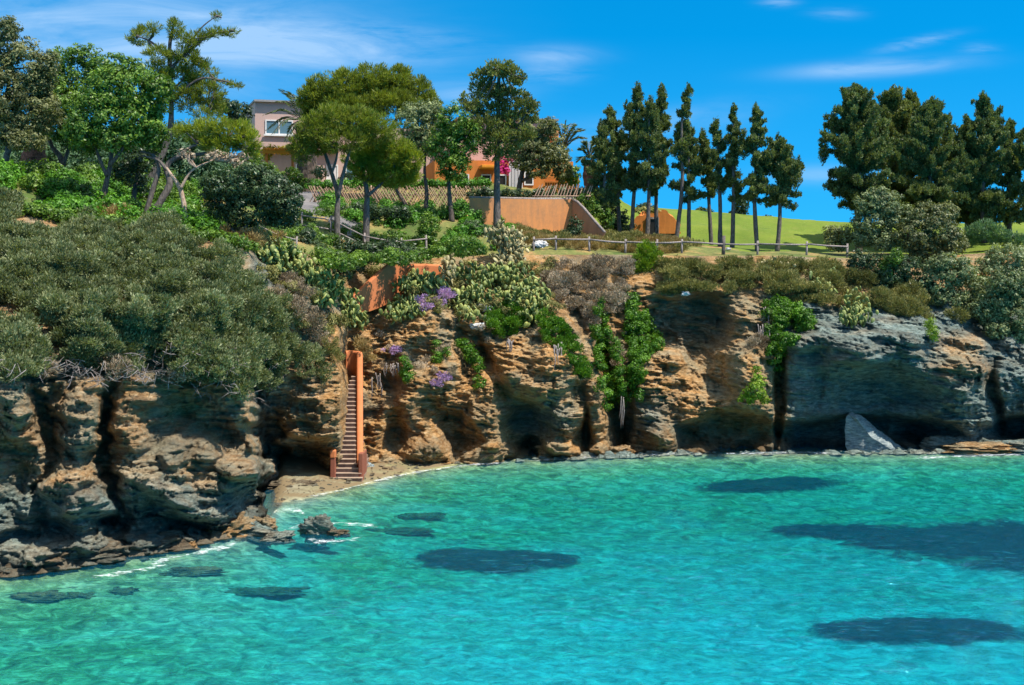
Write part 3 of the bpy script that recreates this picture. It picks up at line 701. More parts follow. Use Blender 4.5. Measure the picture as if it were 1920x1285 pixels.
def ribbon_wall(mb, path, th, zb=None):
    """path: (x, y, ztop, zbottom) -> solid wall with rounded coping"""
    n = len(path); V = []; Fc = []
    for i, (x, y, zt, zb_) in enumerate(path):
        a = np.array(path[max(i-1, 0)][:2]); b_ = np.array(path[min(i+1, n-1)][:2]); d = b_-a; d = d/(np.linalg.norm(d)+1e-9); nn = np.array([-d[1], d[0]])*th/2
        prof = [(-1, zb_), (-1, zt-.10), (-.75, zt-.03), (-.3, zt), (.3, zt), (.75, zt-.03), (1, zt-.10), (1, zb_)]
        for s, z in prof: V.append((x+nn[0]*s, y+nn[1]*s, z))
    for i in range(n-1):
        for k in range(8):
            Fc.append((i*8+k, i*8+(k+1) % 8, (i+1)*8+(k+1) % 8, (i+1)*8+k))
    Fc.append(tuple(range(8))); Fc.append(tuple((n-1)*8+k for k in range(8))[::-1]); mb.add(V, Fc); return mb
# parapet on the right of the stairs
t = thing('stair_parapet', (Xof(676, 60.4), 60.4, 0), 'tall narrow orange parapet wall along the right side of the stone stairs', 'wall')
pts = []
for k in range(27):
    a = k/26; y = 60.7+5.2*a; pts.append((Xof(675.0-.5*a, y), y, .75+4.55*a, 4.2*a-.5))
for (p_, q_) in ((674, 66.15), (670, 66.5), (663, 66.75), (655, 66.85), (648, 66.8)): pts.append((Xof(p_, q_), q_, 5.38-.0*q_, 3.6))
ribbon_wall(MB(), pts, .29).build('wall', M['terracotta'], t, True)
MB().box(Xof(672.3, 60.4), Xof(681, 60.4), 60.3, 60.75, -.1, 1.25).build('end_pier', M['terradark'], t, bevel=.04)
sc_ = M['terradark']
MB().box(Xof(678.5, 61), Xof(681.5, 61), 60.72, 62.4, -.1, 1.15).build('base', sc_, t, bevel=.03)
t = thing('stair_post', (Xof(624, 60.2), 60.2, 0), 'short orange and brown post at the lower left of the stone stairs', 'post')
MB().box(Xof(619, 60.2), Xof(629, 60.2), 60.15, 60.5, -.1, 1.05).build('shaft', M['terradark'], t, bevel=.04)
MB().box(Xof(618.6, 60.2), Xof(629.2, 60.2), 60.12, 60.53, 1.05, 1.4).build('cap', M['terracotta'], t, bevel=.05)
# swept wall at the top of the climb
pts = []
ctrl = [(660, 68.2, 552, 590), (676, 68.5, 540, 588), (700, 69.1, 518, 580), (722, 69.8, 499, 570), (734, 70.2, 491, 562), (745, 70.9, 495, 560), (770, 71.6, 495, 555), (800, 72.2, 495, 552), (826, 72.6, 497, 550)]
for p_ in spline([np.array([a, b_, c, d]) for a, b_, c, d in ctrl], 5):
    pts.append((Xof(p_[0], p_[1]), p_[1], H-(p_[2]-HZ)/F*p_[1], H-(p_[3]-HZ)/F*p_[1]))
o = ribbon_wall(MB(), pts, .3).build('garden_wall', M['terracotta'], None, False)
tag(o, 'swept terracotta wall with a sloping top above the cactus bank', 'wall')

# ------------------------------------------------------------------ retaining wall with diagonal wing
yw = 82.0
zt_ = H-(372-HZ)/F*yw
t = thing('retaining_wall', (Xof(980, yw), yw, 10.8), 'long ochre rendered retaining wall below the villa terrace, its right end sloping down', 'wall')
def quad_wall(mb, pts, th=.35):
    V = []
    for a, b_, c in pts: V.append(P(a, c, b_))
    n = len(V); dn = np.array([0, th, 0]); mb.add(V+[q+dn for q in V], [tuple(range(n))[::-1], tuple(range(n, 2*n))]+[(i, (i+1) % n, n+(i+1) % n, n+i) for i in range(n)]); return mb
quad_wall(MB(), [(880, 81., 371), (880, 81., 446), (1072, 83.6, 446), (1072, 83.6, 374), (1000, 82.6, 374)]).build('wall', M['ochre'], t)
quad_wall(MB(), [(1072, 83.59, 375), (1072, 83.59, 452), (1150, 79.2, 460), (1134, 80.1, 436), (1112, 81.3, 412), (1095, 82.3, 392), (1083, 82.95, 380)]).build('wing', M['wing'], t)
mb = MB(); mb.tube([P(880, 370.5, 81.1), P(1000, 373.5, 82.7), P(1072, 373.5, 83.7)], .09, 6)
mb.tube([P(1072, 374, 83.7), P(1083, 379, 83.05), P(1095, 391, 82.4), P(1112, 411, 81.4), P(1134, 436, 80.2)], .09, 6)
mb.build('coping', M['wood'], t, True)

# ------------------------------------------------------------------ buildings
def wbox(mb, a, b_, c, d, Y, dep): # px left, right, top, bottom at distance Y
    p, q = P(a, d, Y), P(b_, c, Y); mb.box(p[0], q[0], Y, Y+dep, p[2], q[2]); return mb
def window(par, a, b_, c, d, Y, panes=2, frame='white', glass='glass', sill=True):
    p, q = P(a, d, Y), P(b_, c, Y); f = .09
    m_ = MB(); m_.box(p[0], q[0], Y-.07, Y+.05, q[2]-f, q[2]); m_.box(p[0], q[0], Y-.07, Y+.05, p[2], p[2]+f)
    m_.box(p[0], p[0]+f, Y-.068, Y+.05, p[2]+f, q[2]-f); m_.box(q[0]-f, q[0], Y-.068, Y+.05, p[2]+f, q[2]-f)
    for k in range(1, panes): x = p[0]+(q[0]-p[0])*k/panes; m_.box(x-.05, x+.05, Y-.064, Y+.05, p[2]+f, q[2]-f)
    w_ = m_.build('window', M[frame], par)
    sub(MB().box(p[0]+f, q[0]-f, Y-.02, Y-.01, p[2]+f, q[2]-f), 'pane', M[glass], par, w_)
    if sill: sub(MB().box(p[0]-.12, q[0]+.12, Y-.18, Y-.072, p[2]-.10, p[2]+.01), 'sill', M['white'], par, w_)
YH = 100.
t = thing('villa', P(478, 300, YH), 'pink flat-roofed villa with a wide two-pane upstairs window, behind the pines', 'house')
m_ = MB(); wbox(m_, 478, 640, 190, 280, YH, 9); m_.build('upper_storey', M['pink'], t)
m_ = MB(); wbox(m_, 470, 880, 276, 362, YH+.8, 9.5); m_.build('wall', M['pink'], t)
m_ = MB(); wbox(m_, 640, 880, 232, 277, YH+3, 6); m_.build('rear_wing', M['pinkdark'], t)
m_ = MB(); wbox(m_, 474, 645, 186.5, 190.2, YH-.35, 9.8); m_.build('roof', M['greyroof'], t)
window(t, 497, 549, 224, 252, YH)
window(t, 618, 641, 306, 342, YH+.8, 1, 'white', 'curtain', False); window(t, 655, 676, 308, 340, YH+.8, 1, 'white', 'glass', False)
window(t, 560, 583, 306, 340, YH+.8, 1, 'white', 'curtain', False)
m_ = MB(); wbox(m_, 590, 606, 308, 345, YH-.4, 1.1); m_.build('pier', M['pink'], t, bevel=.03)
t.rotation_euler.z = .30
# pergola
t = thing('pergola', P(520, 330, 96), 'orange timber pergola overgrown with yellow-leaved vine left of the villa', 'pergola')
m_ = MB()
for a in (497, 546):
    for y_ in (95.5, 98.6): wbox(MB(), a, a+4, 287, 345, y_, .25).build('post', M['orange'], t)
m_ = MB(); wbox(m_, 492, 552, 280, 287.5, 95.4, .3); wbox(m_, 492, 552, 280, 287.5, 98.5, .3)
for k in range(9): wbox(m_, 494+k*6.6, 496+k*6.6, 276.5, 280, 95, 4.2)
m_.build('beam', M['awning'], t)
foliage('vine', px_lumps([(510, 280, 20, 7), (535, 282, 18, 8), (500, 290, 8, 10), (545, 276, 9, 6)], 96.5), .2, 'yellowvine', t, seed=5)
YG = 96.
t = thing('guest_house', P(815, 330, YG), 'ochre and pink terraced house with dark openings behind the tall central tree', 'house')
m_ = MB(); wbox(m_, 815, 1080, 300, 362, YG, 8); m_.build('wall', M['orange'], t)
m_ = MB(); wbox(m_, 868, 1056, 222, 301, YG+2.2, 6); m_.build('upper_storey', M['pink'], t)
m_ = MB(); wbox(m_, 864, 1060, 219, 222.5, YG+1.9, 6.6); m_.build('roof', M['greyroof'], t)
m_ = MB(); wbox(m_, 1044, 1056, 240, 262, YG+1.0, 1); m_.build('chimney', M['ochre'], t)
for a, b_ in ((866, 880), (903, 922), (936, 951)): window(t, a, b_, 326, 348, YG, 1, 'white', 'dark', False)
window(t, 985, 1003, 320, 346, YG, 1, 'white', 'dark', False); window(t, 884, 900, 246, 268, YG+2.2, 1)
m_ = MB(); wbox(m_, 897, 930, 308, 314, YG-1.6, 1.58); m_.build('awning', M['awning'], t, bevel=.04)
m_ = MB()
for k in range(9): wbox(m_, 955+k*3, 957.2+k*3, 300, 352, YG-.30+.05*(k % 2), .12)
m_.build('curtain', M['curtain'], t)
t.rotation_euler.z = .16
# terrace fence of orange boards
t = thing('board_fence', P(1050, 350, 92), 'orange board fence at the right end of the villa terrace', 'fence')
for k in range(14): m_ = MB(); wbox(m_, 1022+k*4.6, 1026+k*4.6, 332+(k % 3), 362, 92, .06); m_.build('board', M['orange'], t)
m_ = MB(); wbox(m_, 1020, 1086, 340, 342.5, 91.9, .09); m_.build('rail', M['orange'], t)
# low grey outbuilding on the left
t = thing('outbuilding', P(330, 350, 84), 'low grey flat-roofed outbuilding half hidden behind the leaning pines', 'building')
m_ = MB(); wbox(m_, 268, 392, 306, 352, 84, 5); m_.build('wall', M['pinkdark'], t)
m_ = MB(); wbox(m_, 262, 398, 300, 306.5, 83.6, 5.8); m_.build('roof', M['greyroof'], t)
window(t, 352, 366, 315, 330, 84, 1, 'white', 'dark', False)
t = thing('outbuilding', P(20, 290, 92), 'small pale building with a flat grey roof at the left edge behind the trees', 'building')
m_ = MB(); wbox(m_, -40, 52, 264, 310, 92, 5); m_.build('wall', M['white'], t)
m_ = MB(); wbox(m_, -46, 57, 256, 264.5, 91.7, 5.6); m_.build('roof', M['greyroof'], t)
window(t, 16, 30, 272, 288, 92, 1, 'white', 'dark', False)
# arched earth hut
YA = 88.
t = thing('garden_hut', on_ground(1226, YA, 0), 'small rounded orange hut with a dark doorway at the foot of the lawn', 'hut')
V = []; Fc = []; nu, nv_ = 28, 10; c0 = on_ground(1226, YA+1.6, -.3); s = YA/F
for i in range(nu+1):
    a = math.pi*i/nu
    for j in range(nv_+1):
        q = j/nv_; dd = (1-q**2.4)**.5 if j < nv_ else 0.02
        wb = 1+.13*float(vnoise(i*.35, j*.6, 3.)); V.append((c0[0]-math.cos(a)*45*s*(.25+.75*dd)*wb, c0[1]-1.5+q*3.2+(.18*float(vnoise(i*.8, j, 8.)) if j else 0), c0[2]+.1+math.sin(a)**.7*44*s*(.55+.45*dd)*wb))
for i in range(nu):
    for j in range(nv_): Fc.append((i*(nv_+1)+j, i*(nv_+1)+j+1, (i+1)*(nv_+1)+j+1, (i+1)*(nv_+1)+j))
front = [i*(nv_+1) for i in range(nu+1)]
m_ = MB(); m_.add(V, Fc+[tuple(front)]); m_.build('wall', M['orange'], t, False)
p, q = P(1215, 441, c0[1]-1.55), P(1232, 411, c0[1]-1.55); m_ = MB().box(p[0], q[0], c0[1]-1.56, c0[1]-1.45, p[2]-.4, q[2]); m_.build('doorway', M['dark'], t)
m_ = MB().box(p[0]-.12, p[0], c0[1]-1.62, c0[1]-1.44, p[2]-.4, q[2]+.1).box(q[0], q[0]+.12, c0[1]-1.62, c0[1]-1.44, p[2]-.4, q[2]+.1).box(p[0], q[0], c0[1]-1.618, c0[1]-1.44, q[2]+.002, q[2]+.12); m_.build('door_frame', M['wood'], t)

bush('shrub', 'dark grassy shrub growing over the roof of the orange hut', 'shrub', [(1205, 394, 18, 5), (1225, 395, 14, 4)], 87.4, 'scrub', .16)
# ------------------------------------------------------------------ fences
def rail_fence(label, posts, rails, hts, posth=.95, rad=.05, mt='wood', big=()):
    a0 = on_ground(posts[0][0], posts[0][1]); t = thing('rail_fence', a0, label, 'fence', )
    tops = []
    for k, (p_, y) in enumerate(posts):
        g_ = on_ground(p_, y); hh = posth*(1.35 if k in big else 1); r_ = rad*(2. if k in big else 1.2)
        MB().tube([g_-np.array([0, 0, .3]), g_+np.array([random.uniform(-.04, .04), 0, hh])], [r_, r_*.9], 7).build('post', M[mt if k not in big else 'barkgrey'], t, True)
        tops.append(g_)
    for h_ in hts:
        for k in range(len(tops)-1):
            if (k, h_) in rails: continue
            a, b_ = tops[k]+np.array([0, -.05, h_+random.uniform(-.03, .03)]), tops[k+1]+np.array([0, -.05, h_+random.uniform(-.03, .03)])
            MB().tube([a+(a-b_)*.02, (a+b_)/2+np.array([0, 0, random.uniform(-.04, .02)]), b_+(b_-a)*.02], rad*.9, 6, .1).build('rail', M[mt], t, True)
rail_fence('long weathered wooden rail fence along the cliff top in front of the lawn', [(1000, 76.6), (1042, 76.6), (1105, 76.6), (1172, 76.6), (1232, 76.8), (1278, 76.8), (1356, 76.8), (1420, 77), (1512, 77.2), (1588, 77.4)], (), (.62,), .8, .055, big=(6,))
rail_fence('two-rail wooden fence beside the stone path under the bright pine', [(566, 71.5), (620, 71.8), (684, 72.2), (752, 72.6), (800, 73.5)], (), (.45, .95), 1.15, .045)
rail_fence('short pale rail fence beneath the round dark tree', [(428, 62), (470, 62.3), (520, 62.6), (555, 63)], (), (.3, .65), .8, .04, 'wood')
# crossed lattice fence
t = thing('lattice_fence', P(750, 385, 86), 'lattice fence of crossed bleached sticks under the clipped hedge', 'fence')
m_ = MB(); Yl = 86.
for k in range(64):
    a = 588+k*5.1
    for s in (-1, 1):
        m_.tube([P(a-s*11+random.uniform(-2, 2), 387+random.uniform(-3, 3), Yl+s*.03), P(a+s*11+random.uniform(-2, 2), 351+random.uniform(-3, 3), Yl+s*.03)], .03, 4)
m_.tube([P(586, 366, Yl), P(912, 366, Yl)], .035, 5); m_.build('lattice', M['lattice'], t)
for k in range(7): MB().tube([P(590+k*53, 392, Yl+.1), P(590+k*53, 348, Yl+.1)], .05, 6).build('post', M['lattice'], t, True)
t = thing('slanting_stake_fence', P(1050, 370, 84), 'row of slanting pale stakes above the retaining wall', 'fence')
for k in range(18): MB().tube([P(1000+k*6, 374, 83.4), P(1010+k*6+random.uniform(-2, 3), 347+random.uniform(-3, 3), 83.7)], .03, 4).build('stake', M['lattice'], t)
MB().tube([P(998, 368, 83.38), P(1108, 368, 83.38)], .035, 5).build('rail', M['lattice'], t, True)

# ------------------------------------------------------------------ rocks
def rock(name, label, cat, px_, py_, Y, size, mt, seed, rot=0, flat=1., group=None, tilt=0, sharp=.3, z=None):
    r = np.random.default_rng(seed); nu_, nv2 = 84, 52
    th = np.linspace(0, 2*math.pi, nu_, endpoint=False); ph = np.linspace(-math.pi/2, math.pi/2, nv2)
    T_, Ph = np.meshgrid(th, ph); x, y, z_ = np.cos(Ph)*np.cos(T_), np.cos(Ph)*np.sin(T_), np.sin(Ph)
    k = 1/(np.abs(x)**3.2+np.abs(y)**3.2+np.abs(z_)**3.2)**(1/3.2); k = 1+(k-1)*.9
    d = k*(1+sharp*1.5*fbm(x*1.3+seed, y*1.3, z_*1.3, 4)+.22*fbm(x*4+seed, y*4, z_*9, 4))
    for fq, am in ((4, .16), (9, .09)):
        ly = np.floor(z_*fq*flat+.8*vnoise(x*1.5, y*1.5, seed)).astype(np.int64); bl = np.floor(T_*fq*.5+_h(ly, 5, seed)*6).astype(np.int64); d = d*(1+am*(_h(ly, bl, seed)-.5)*2)
    v = np.stack([x*d*size[0], y*d*size[1], z_*d*size[2]], -1).reshape(-1, 3)
    ct, st = math.cos(tilt), math.sin(tilt); v = np.stack([v[:, 0]*ct-v[:, 2]*st, v[:, 1], v[:, 0]*st+v[:, 2]*ct], -1)
    cr, sr = math.cos(rot), math.sin(rot); v = np.stack([v[:, 0]*cr-v[:, 1]*sr, v[:, 0]*sr+v[:, 1]*cr, v[:, 2]], -1)
    idx = np.arange(nu_*nv2).reshape(nv2, nu_); f = np.stack([idx[:-1], np.roll(idx[:-1], -1, 1), np.roll(idx[1:], -1, 1), idx[1:]], -1).reshape(-1, 4)
    c = P(px_, py_, Y) if z is None else np.array([Xof(px_, Y), Y, z])
    return tag(mesh_obj(name, v, f, M[mt], None, False, None, tuple(c)), label, cat, group)
def srock(label, px_, py_, size, mt, seed, **k):   # standing on the shore bottom at the image point, near water level
    Y = H*F/(py_-HZ); return rock('shore_rock', label, 'rock', px_, py_, Y, size, mt, seed, z=size[2]*.25, **k)
# the fallen pointed slab
def slab():
    Y = 70.4; pts = [(1586, 838), (1584, 800), (1587, 783), (1592, 779), (1604, 783), (1622, 797), (1640, 812), (1662, 830), (1690, 850), (1704, 862), (1640, 866), (1598, 864)]
    n = len(pts); fr = [P(a, b_, Y+(.0 if k > 3 else .35)) for k, (a, b_) in enumerate(pts)]; c = sum(fr)/n
    bk = [q+np.array([.55, 1.1, .0]) for q in fr]; mid = [q+(q-c)*.05+np.array([.2, .45, 0]) for q in fr]
    V = fr+mid+bk+[c+np.array([.1, -.45, .1]), c+np.array([.5, 1.2, 0])]
    Fc = []
    for k in range(n):
        j = (k+1) % n
        Fc += [(k, j, n+j, n+k), (n+k, n+j, 2*n+j, 2*n+k), (3*n, j, k), (3*n+1, 2*n+k, 2*n+j)]
    c0 = np.array([c[0], c[1], 0]); o = mesh_obj('pointed_slab', np.array(V)-c0, Fc, M['slab'], None, False, None, tuple(c0))
    sb = o.modifiers.new('sub', 'SUBSURF'); sb.subdivision_type = 'SIMPLE'; sb.levels = sb.render_levels = 4
    tx = bpy.data.textures.new('rock_noise', 'CLOUDS'); tx.noise_scale = .5; tx.noise_depth = 4
    d = o.modifiers.new('rough', 'DISPLACE'); d.texture = tx; d.strength = .22; d.mid_level = .5
    tag(o, 'pale pointed rock slab leaning at the water line before the dark sea cave', 'rock')
slab()
SR = [('large flat ledge boulder with the orange end stone, left of the cove', 455, 998, (1.0, .8, .35), 'rockgrey', 3, dict(tilt=-.2)),
 ('bright orange angular stone at the tip of the left headland', 495, 990, (.42, .4, .3), 'rockochre', 4, {}),
 ('tan rounded boulder at the foot of the left headland ledges', 428, 1002, (.7, .6, .45), 'rockochre', 5, dict(tilt=.3)),
 ('grey pointed rock standing alone in the shallows off the beach', 598, 998, (.50, .34, .42), 'rockgrey', 6, dict(tilt=-.45, sharp=.5)),
 ('low wet rock beside the lone pointed rock in the shallows', 634, 1002, (.3, .2, .12), 'rockdark', 7, {}),
 ('broad olive grey boulder half under water below the headland tip', 520, 1012, (.5, .4, .16), 'rockgrey', 8, dict(tilt=.1)),
 ('long dark rock shelf under the left headland', 265, 1026, (1.35, .8, .30), 'rockdark', 9, {}),
 ('dark rock shelf at the foot of the blue grey bulge', 150, 1048, (1.1, .8, .35), 'rockdark', 10, {}),
 ('black rock platform at the left edge of the shore', 50, 1062, (1.3, .8, .38), 'rockdark', 11, {}),
 ('small ochre stone on the dark platform at left', 90, 1063, (.3, .25, .18), 'rockochre', 12, {}),
 ('small orange stone beside the foam under the left headland', 345, 1026, (.42, .3, .16), 'rockochre', 13, {}),
 ('layered grey rock pile at the foot of the headland nose', 400, 985, (.9, .7, .42), 'rockgrey', 16, dict(tilt=-.3)),
 ('grey ledge rock under the cave at right end of the shore', 1840, 846, (2.2, 1., .30), 'rockochre', 17, {}),
 ('low grey rocks under the right overhang', 1775, 840, (1.0, .8, .40), 'rockgrey', 18, {}),
 ('grey flat shelf at the right edge of the shore', 1925, 846, (1.8, 1., .35), 'rockgrey', 19, {}),
 ('stepped ochre rock at the water edge below the central pillar', 905, 866, (1.1, .7, .55), 'rockochre', 20, dict(tilt=.35)),
 ('round orange boulder at the foot of the blue shaded wall', 1050, 856, (.9, .6, .45), 'rockochre', 21, {}),
 ('small tan boulder at the foot of the ivy cleft', 1165, 851, (.55, .4, .3), 'rockochre', 22, {}),
 ('grey stone lying just right of the stair parapet', 690, 884, (.35, .3, .25), 'slab', 23, {}),
 ('low mossy rocks on the beach left of the stairs', 545, 915, (1.1, .6, .22), 'rockdark', 24, {})]
for lb, a, b_, sz, mt, sd, kw in SR: srock(lb, a, b_, sz, mt, sd, group='rocks along the shore', **kw)
SUB = [('long flat brown rock just under the surface off the beach', 745, 998, (1.3, .4, .1)), ('flat brown rock under water nearest the beach', 780, 970, (1.1, .4, .1)), ('brown submerged rock nearest the bottom left', 85, 1120, (.85, .4, .22)), ('dark round submerged rock second from the left', 152, 1118, (.45, .35, .22)), ('brown submerged rock third from the left', 222, 1110, (.55, .35, .2)),
 ('long green brown reef under the foam', 350, 1072, (1.1, .5, .25)), ('faint weedy reef in the shallows below the headland tip', 490, 1112, (1.2, .5, .2))]
for k, (lb, a, b_, sz) in enumerate(SUB):
    Y, zb_ = map(float, bed_at(a, b_)); rock('submerged_rock', lb, 'rock', a, b_, Y, (sz[0]*.8, sz[1]*.8, .09), 'reef', 40+k, sharp=.6, z=zb_+.0, group='rocks under the clear water')
for k, (lb, a, b_, s) in enumerate([('white limestone block lying on the path edge below the ochre wall', 1012, 464, .30), ('white flat stone on the top edge of the orange cliff', 1286, 551, .16), ('small white stone embedded in the slope under the cactus', 893, 612, .24), ('grey white stone among the cactus on the bank', 905, 577, .3), ('white boulder on the lawn edge by the cypress row', 1366, 467, .09)]):
    c = on_cliff(a, b_, .15) if b_ > 480 else on_ground(a, 77.2 if a < 1200 else 79, .1)
    tag(rock('white_stone', lb, 'stone', a, b_, c[1], (s*1.3, s, s*.6), 'whitestone', 70+k, z=c[2]), lb, 'stone')
# pebbles on the beach, rubble along the foot of the cliffs
def rubble(name, label, n, ranges, size, back, mt, seed):
    r = np.random.default_rng(seed); V, Fc = [], []
    for k in range(n):
        lo, hi = ranges[r.integers(len(ranges))]; x_ = r.uniform(lo, hi); sh_ = float(np.interp(x_, sx, shy)); t_ = r.uniform(*back); Y = sh_+t_; z = max(.075*t_, 0)*(505 < x_ < 1010)+.01; q = size[0]+(size[1]-size[0])*r.uniform()**3
        c = np.array([Xof(x_, Y), Y, z]); b0 = len(V)
        for d in ((1, 0, 0), (.3, .9, 0), (-.9, .4, 0), (-.4, -.9, 0), (.5, -.8, .1), (.35, .2, .5), (-.35, -.1, .55), (0, 0, -.5)): V.append(c+np.array(d)*q*r.uniform(.65, 1.35, 3)*np.array([1.3, 1, 1]))
        Fc += [(b0, b0+1, b0+5), (b0+1, b0+2, b0+6, b0+5), (b0+2, b0+3, b0+6), (b0+3, b0+4, b0+5, b0+6), (b0+4, b0, b0+5)]+[(b0+(i_+1) % 5, b0+i_, b0+7) for i_ in range(5)]
    tag(mesh_obj(name, V, Fc, M[mt]), label, name, None, 'stuff')
rubble('pebbles', 'scattered pebbles and small stones on the little beach', 210, [(515, 900)], (.03, .14), (.15, 3.2), 'rockdark', 9)
rubble('rubble', 'broken rock along the foot of the central and right cliffs', 330, [(960, 1920), (1600, 1920), (1040, 1260)], (.04, .38), (-.35, .9), 'rockgrey', 10)
rubble('rubble', 'dark broken rock along the foot of the left headland', 420, [(-60, 500)], (.06, .45), (-.45, .8), 'rockdark', 11)
# foam lines
def foam(label, line, wd, seed):
    r = np.random.default_rng(seed); sp = spline([np.array([a, b_]) for a, b_ in line], 10); V, E, Fc = [], [], []
    for i, q in enumerate(sp):
        Y = H*F/(q[1]-HZ)
        for j in range(7):
            w_ = (j-3)/3*wd*(.7+.5*vnoise(i*.3, seed, 0)); a = min(1, min(i, len(sp)-1-i)/5); V.append((Xof(q[0], Y), Y+w_, .03+.03*(1-abs(j-3)/3)+.02*vnoise(i*.9, j, seed))); E.append((1-(abs(j-3)/3)**2)*a)
    for i in range(len(sp)-1):
        for j in range(6): Fc.append((i*7+j, (i+1)*7+j, (i+1)*7+j+1, i*7+j+1))
    V = np.array(V); c0 = V.mean(0); o = mesh_obj('foam', V-c0, Fc, M['foam'], None, True, {'edge': ('POINT', E)}, tuple(c0))
    tag(o, label, 'foam', 'surf along the rocks', 'stuff')
foam('white foam line under the left headland', [(275, 1058), (330, 1048), (400, 1032), (460, 1020)], 1.0, 1)
foam('long foam line in front of the dark shelf', [(160, 1085), (220, 1078), (280, 1068), (330, 1058)], .9, 2)
foam('small foam at the headland tip', [(505, 962), (535, 958), (560, 960), (575, 970)], .9, 3)
foam('swash foam along the little beach', [(560, 937), (640, 921), (700, 905), (760, 891), (830, 880), (900, 872), (980, 868)], .75, 4)
foam('foam behind the lone rock', [(520, 1000), (580, 985), (660, 985), (720, 992)], .8, 5)
foam('foam around the lone rock', [(560, 1012), (620, 1018), (700, 1008)], .7, 6)
foam('thin foam at the central cliff foot', [(980, 868), (1050, 862), (1140, 857), (1250, 853), (1300, 850)], .8, 7)
foam('thin foam at the right cave foot', [(1300, 853), (1420, 852), (1500, 850), (1580, 853)], .8, 8)
foam('thin foam at the right shelf', [(1700, 862), (1780, 858), (1860, 855), (1940, 853)], .8, 9)

# ------------------------------------------------------------------ left side trees
tree('broadleaf_tree', 'tall dark olive tree at the far left edge reaching the top of the photo', 'tree', -10, 67,
     [(15, 75, 35, 48), (45, 120, 42, 50), (5, 170, 45, 60), (62, 195, 48, 52), (20, 240, 45, 35), (15, 50, 18, 20), (90, 120, 22, 26), (85, 215, 34, 44), (50, 265, 44, 20), (-50, 150, 60, 90), (75, 150, 28, 30)], [([(-10, 335), (15, 285), (10, 210), (20, 130)],), ([(14, 290), (45, 240), (60, 200)], False, .6)], 'olive', .15, 'barkgrey', group='broadleaf trees on the left')
tree('broadleaf_tree', 'leafy green tree with upright shoots behind the palm stump on the left', 'tree', 122, 72,
     [(112, 115, 26, 28), (140, 100, 18, 22), (170, 110, 24, 26), (98, 180, 42, 40), (150, 160, 40, 44), (110, 235, 40, 30), (140, 250, 36, 30), (120, 200, 50, 40), (185, 130, 24, 24), (95, 150, 26, 30)], [([(125, 360), (115, 300), (95, 270), (85, 220)],), ([(118, 310), (135, 260), (150, 200)], False, .7)], 'carob', .16, 'bark', group='broadleaf trees on the left')
tree('broadleaf_tree', 'rounded bright green leafy tree with a leaning dark trunk, left of the tall pine', 'tree', 188, 63,
     [(235, 165, 62, 48), (185, 215, 52, 46), (262, 220, 46, 46), (225, 125, 42, 24), (150, 245, 38, 30), (215, 260, 55, 28), (290, 250, 28, 34), (200, 175, 50, 44), (285, 200, 34, 36), (300, 165, 26, 26), (160, 270, 30, 20)], [([(188, 405), (196, 360), (208, 300), (214, 240)],), ([(206, 310), (235, 270), (250, 220)], False, .6), ([(200, 330), (180, 280), (170, 240)], False, .5)], 'carob', .17, 'bark', dens=1.1, group='broadleaf trees on the left')
tree('pine_tree', 'tall ragged pine with bare outreaching top branches against the sky', 'pine', 250, 73,
     [(262, 68, 24, 20), (290, 50, 14, 12), (328, 55, 16, 22), (345, 78, 20, 16), (372, 72, 18, 14), (402, 62, 24, 9), (432, 60, 16, 8), (406, 30, 8, 6), (300, 100, 26, 16), (345, 105, 38, 14), (372, 135, 42, 26), (330, 150, 44, 28), (395, 175, 32, 26), (350, 185, 42, 26), (442, 160, 9, 6), (425, 155, 10, 6), (405, 205, 20, 22), (290, 140, 34, 30), (382, 215, 20, 16)],
     [([(252, 390), (285, 330), (318, 250), (320, 170), (318, 90), (325, 50)],), ([(320, 130), (352, 95), (395, 65), (440, 58)], False, .45), ([(345, 100), (375, 55), (406, 30)], False, .3), ([(322, 190), (370, 150), (410, 150), (445, 160)], False, .4), ([(318, 110), (285, 80), (258, 68)], False, .4)], 'pine', .24, 'barkgrey', .13, .8, 'needle', rt=.19, limbs=20, jit=1.0, group='pines around the villa')
tree('pine_tree', 'flat-topped pine with bright needles and curved trunk over the outbuilding', 'pine', 280, 63,
     [(430, 242, 46, 20), (385, 238, 40, 14), (462, 262, 24, 24), (340, 244, 24, 10), (420, 268, 52, 18), (375, 262, 30, 10), (478, 285, 12, 16)],
     [([(278, 412), (300, 380), (318, 345), (312, 315), (330, 297), (372, 290), (410, 285)],), ([(312, 318), (295, 300), (265, 292)], False, .5), ([(330, 297), (360, 275), (420, 262)], False, .5), ([(270, 410), (285, 360), (298, 315), (285, 290), (262, 285)], True, .75)], 'pinebright', .26, 'barkgrey', .13, .9, 'needle', rt=.17, limbs=12, group='pines around the villa')
tree('bare_limbed_tree', 'thin tree with a pale bare trunk leaning under the flat-topped pine', 'tree', 347, 60.5,
     [(400, 292, 48, 9), (352, 290, 20, 8), (440, 300, 30, 12)], [([(349, 440), (347, 400), (338, 355), (322, 330), (312, 315)],), ([(338, 355), (360, 320), (400, 300)], False, .5)], 'heather', .16, 'barkpale', dens=.4, rt=.13, limbs=20)
tree('round_tree', 'round dense dark green tree in front of the path left of centre', 'tree', 443, 61,
     [(470, 340, 60, 34), (425, 370, 46, 40), (515, 365, 52, 38), (470, 395, 62, 34), (545, 385, 28, 28), (400, 345, 24, 24), (530, 410, 26, 18)], [([(443, 480), (444, 450), (440, 430), (450, 390)],), ([(442, 440), (425, 415), (410, 390)], False, .6), ([(443, 442), (465, 420), (490, 380)], False, .6)], 'carobdark', .14, 'barkgrey', dens=1.2, rt=.12)
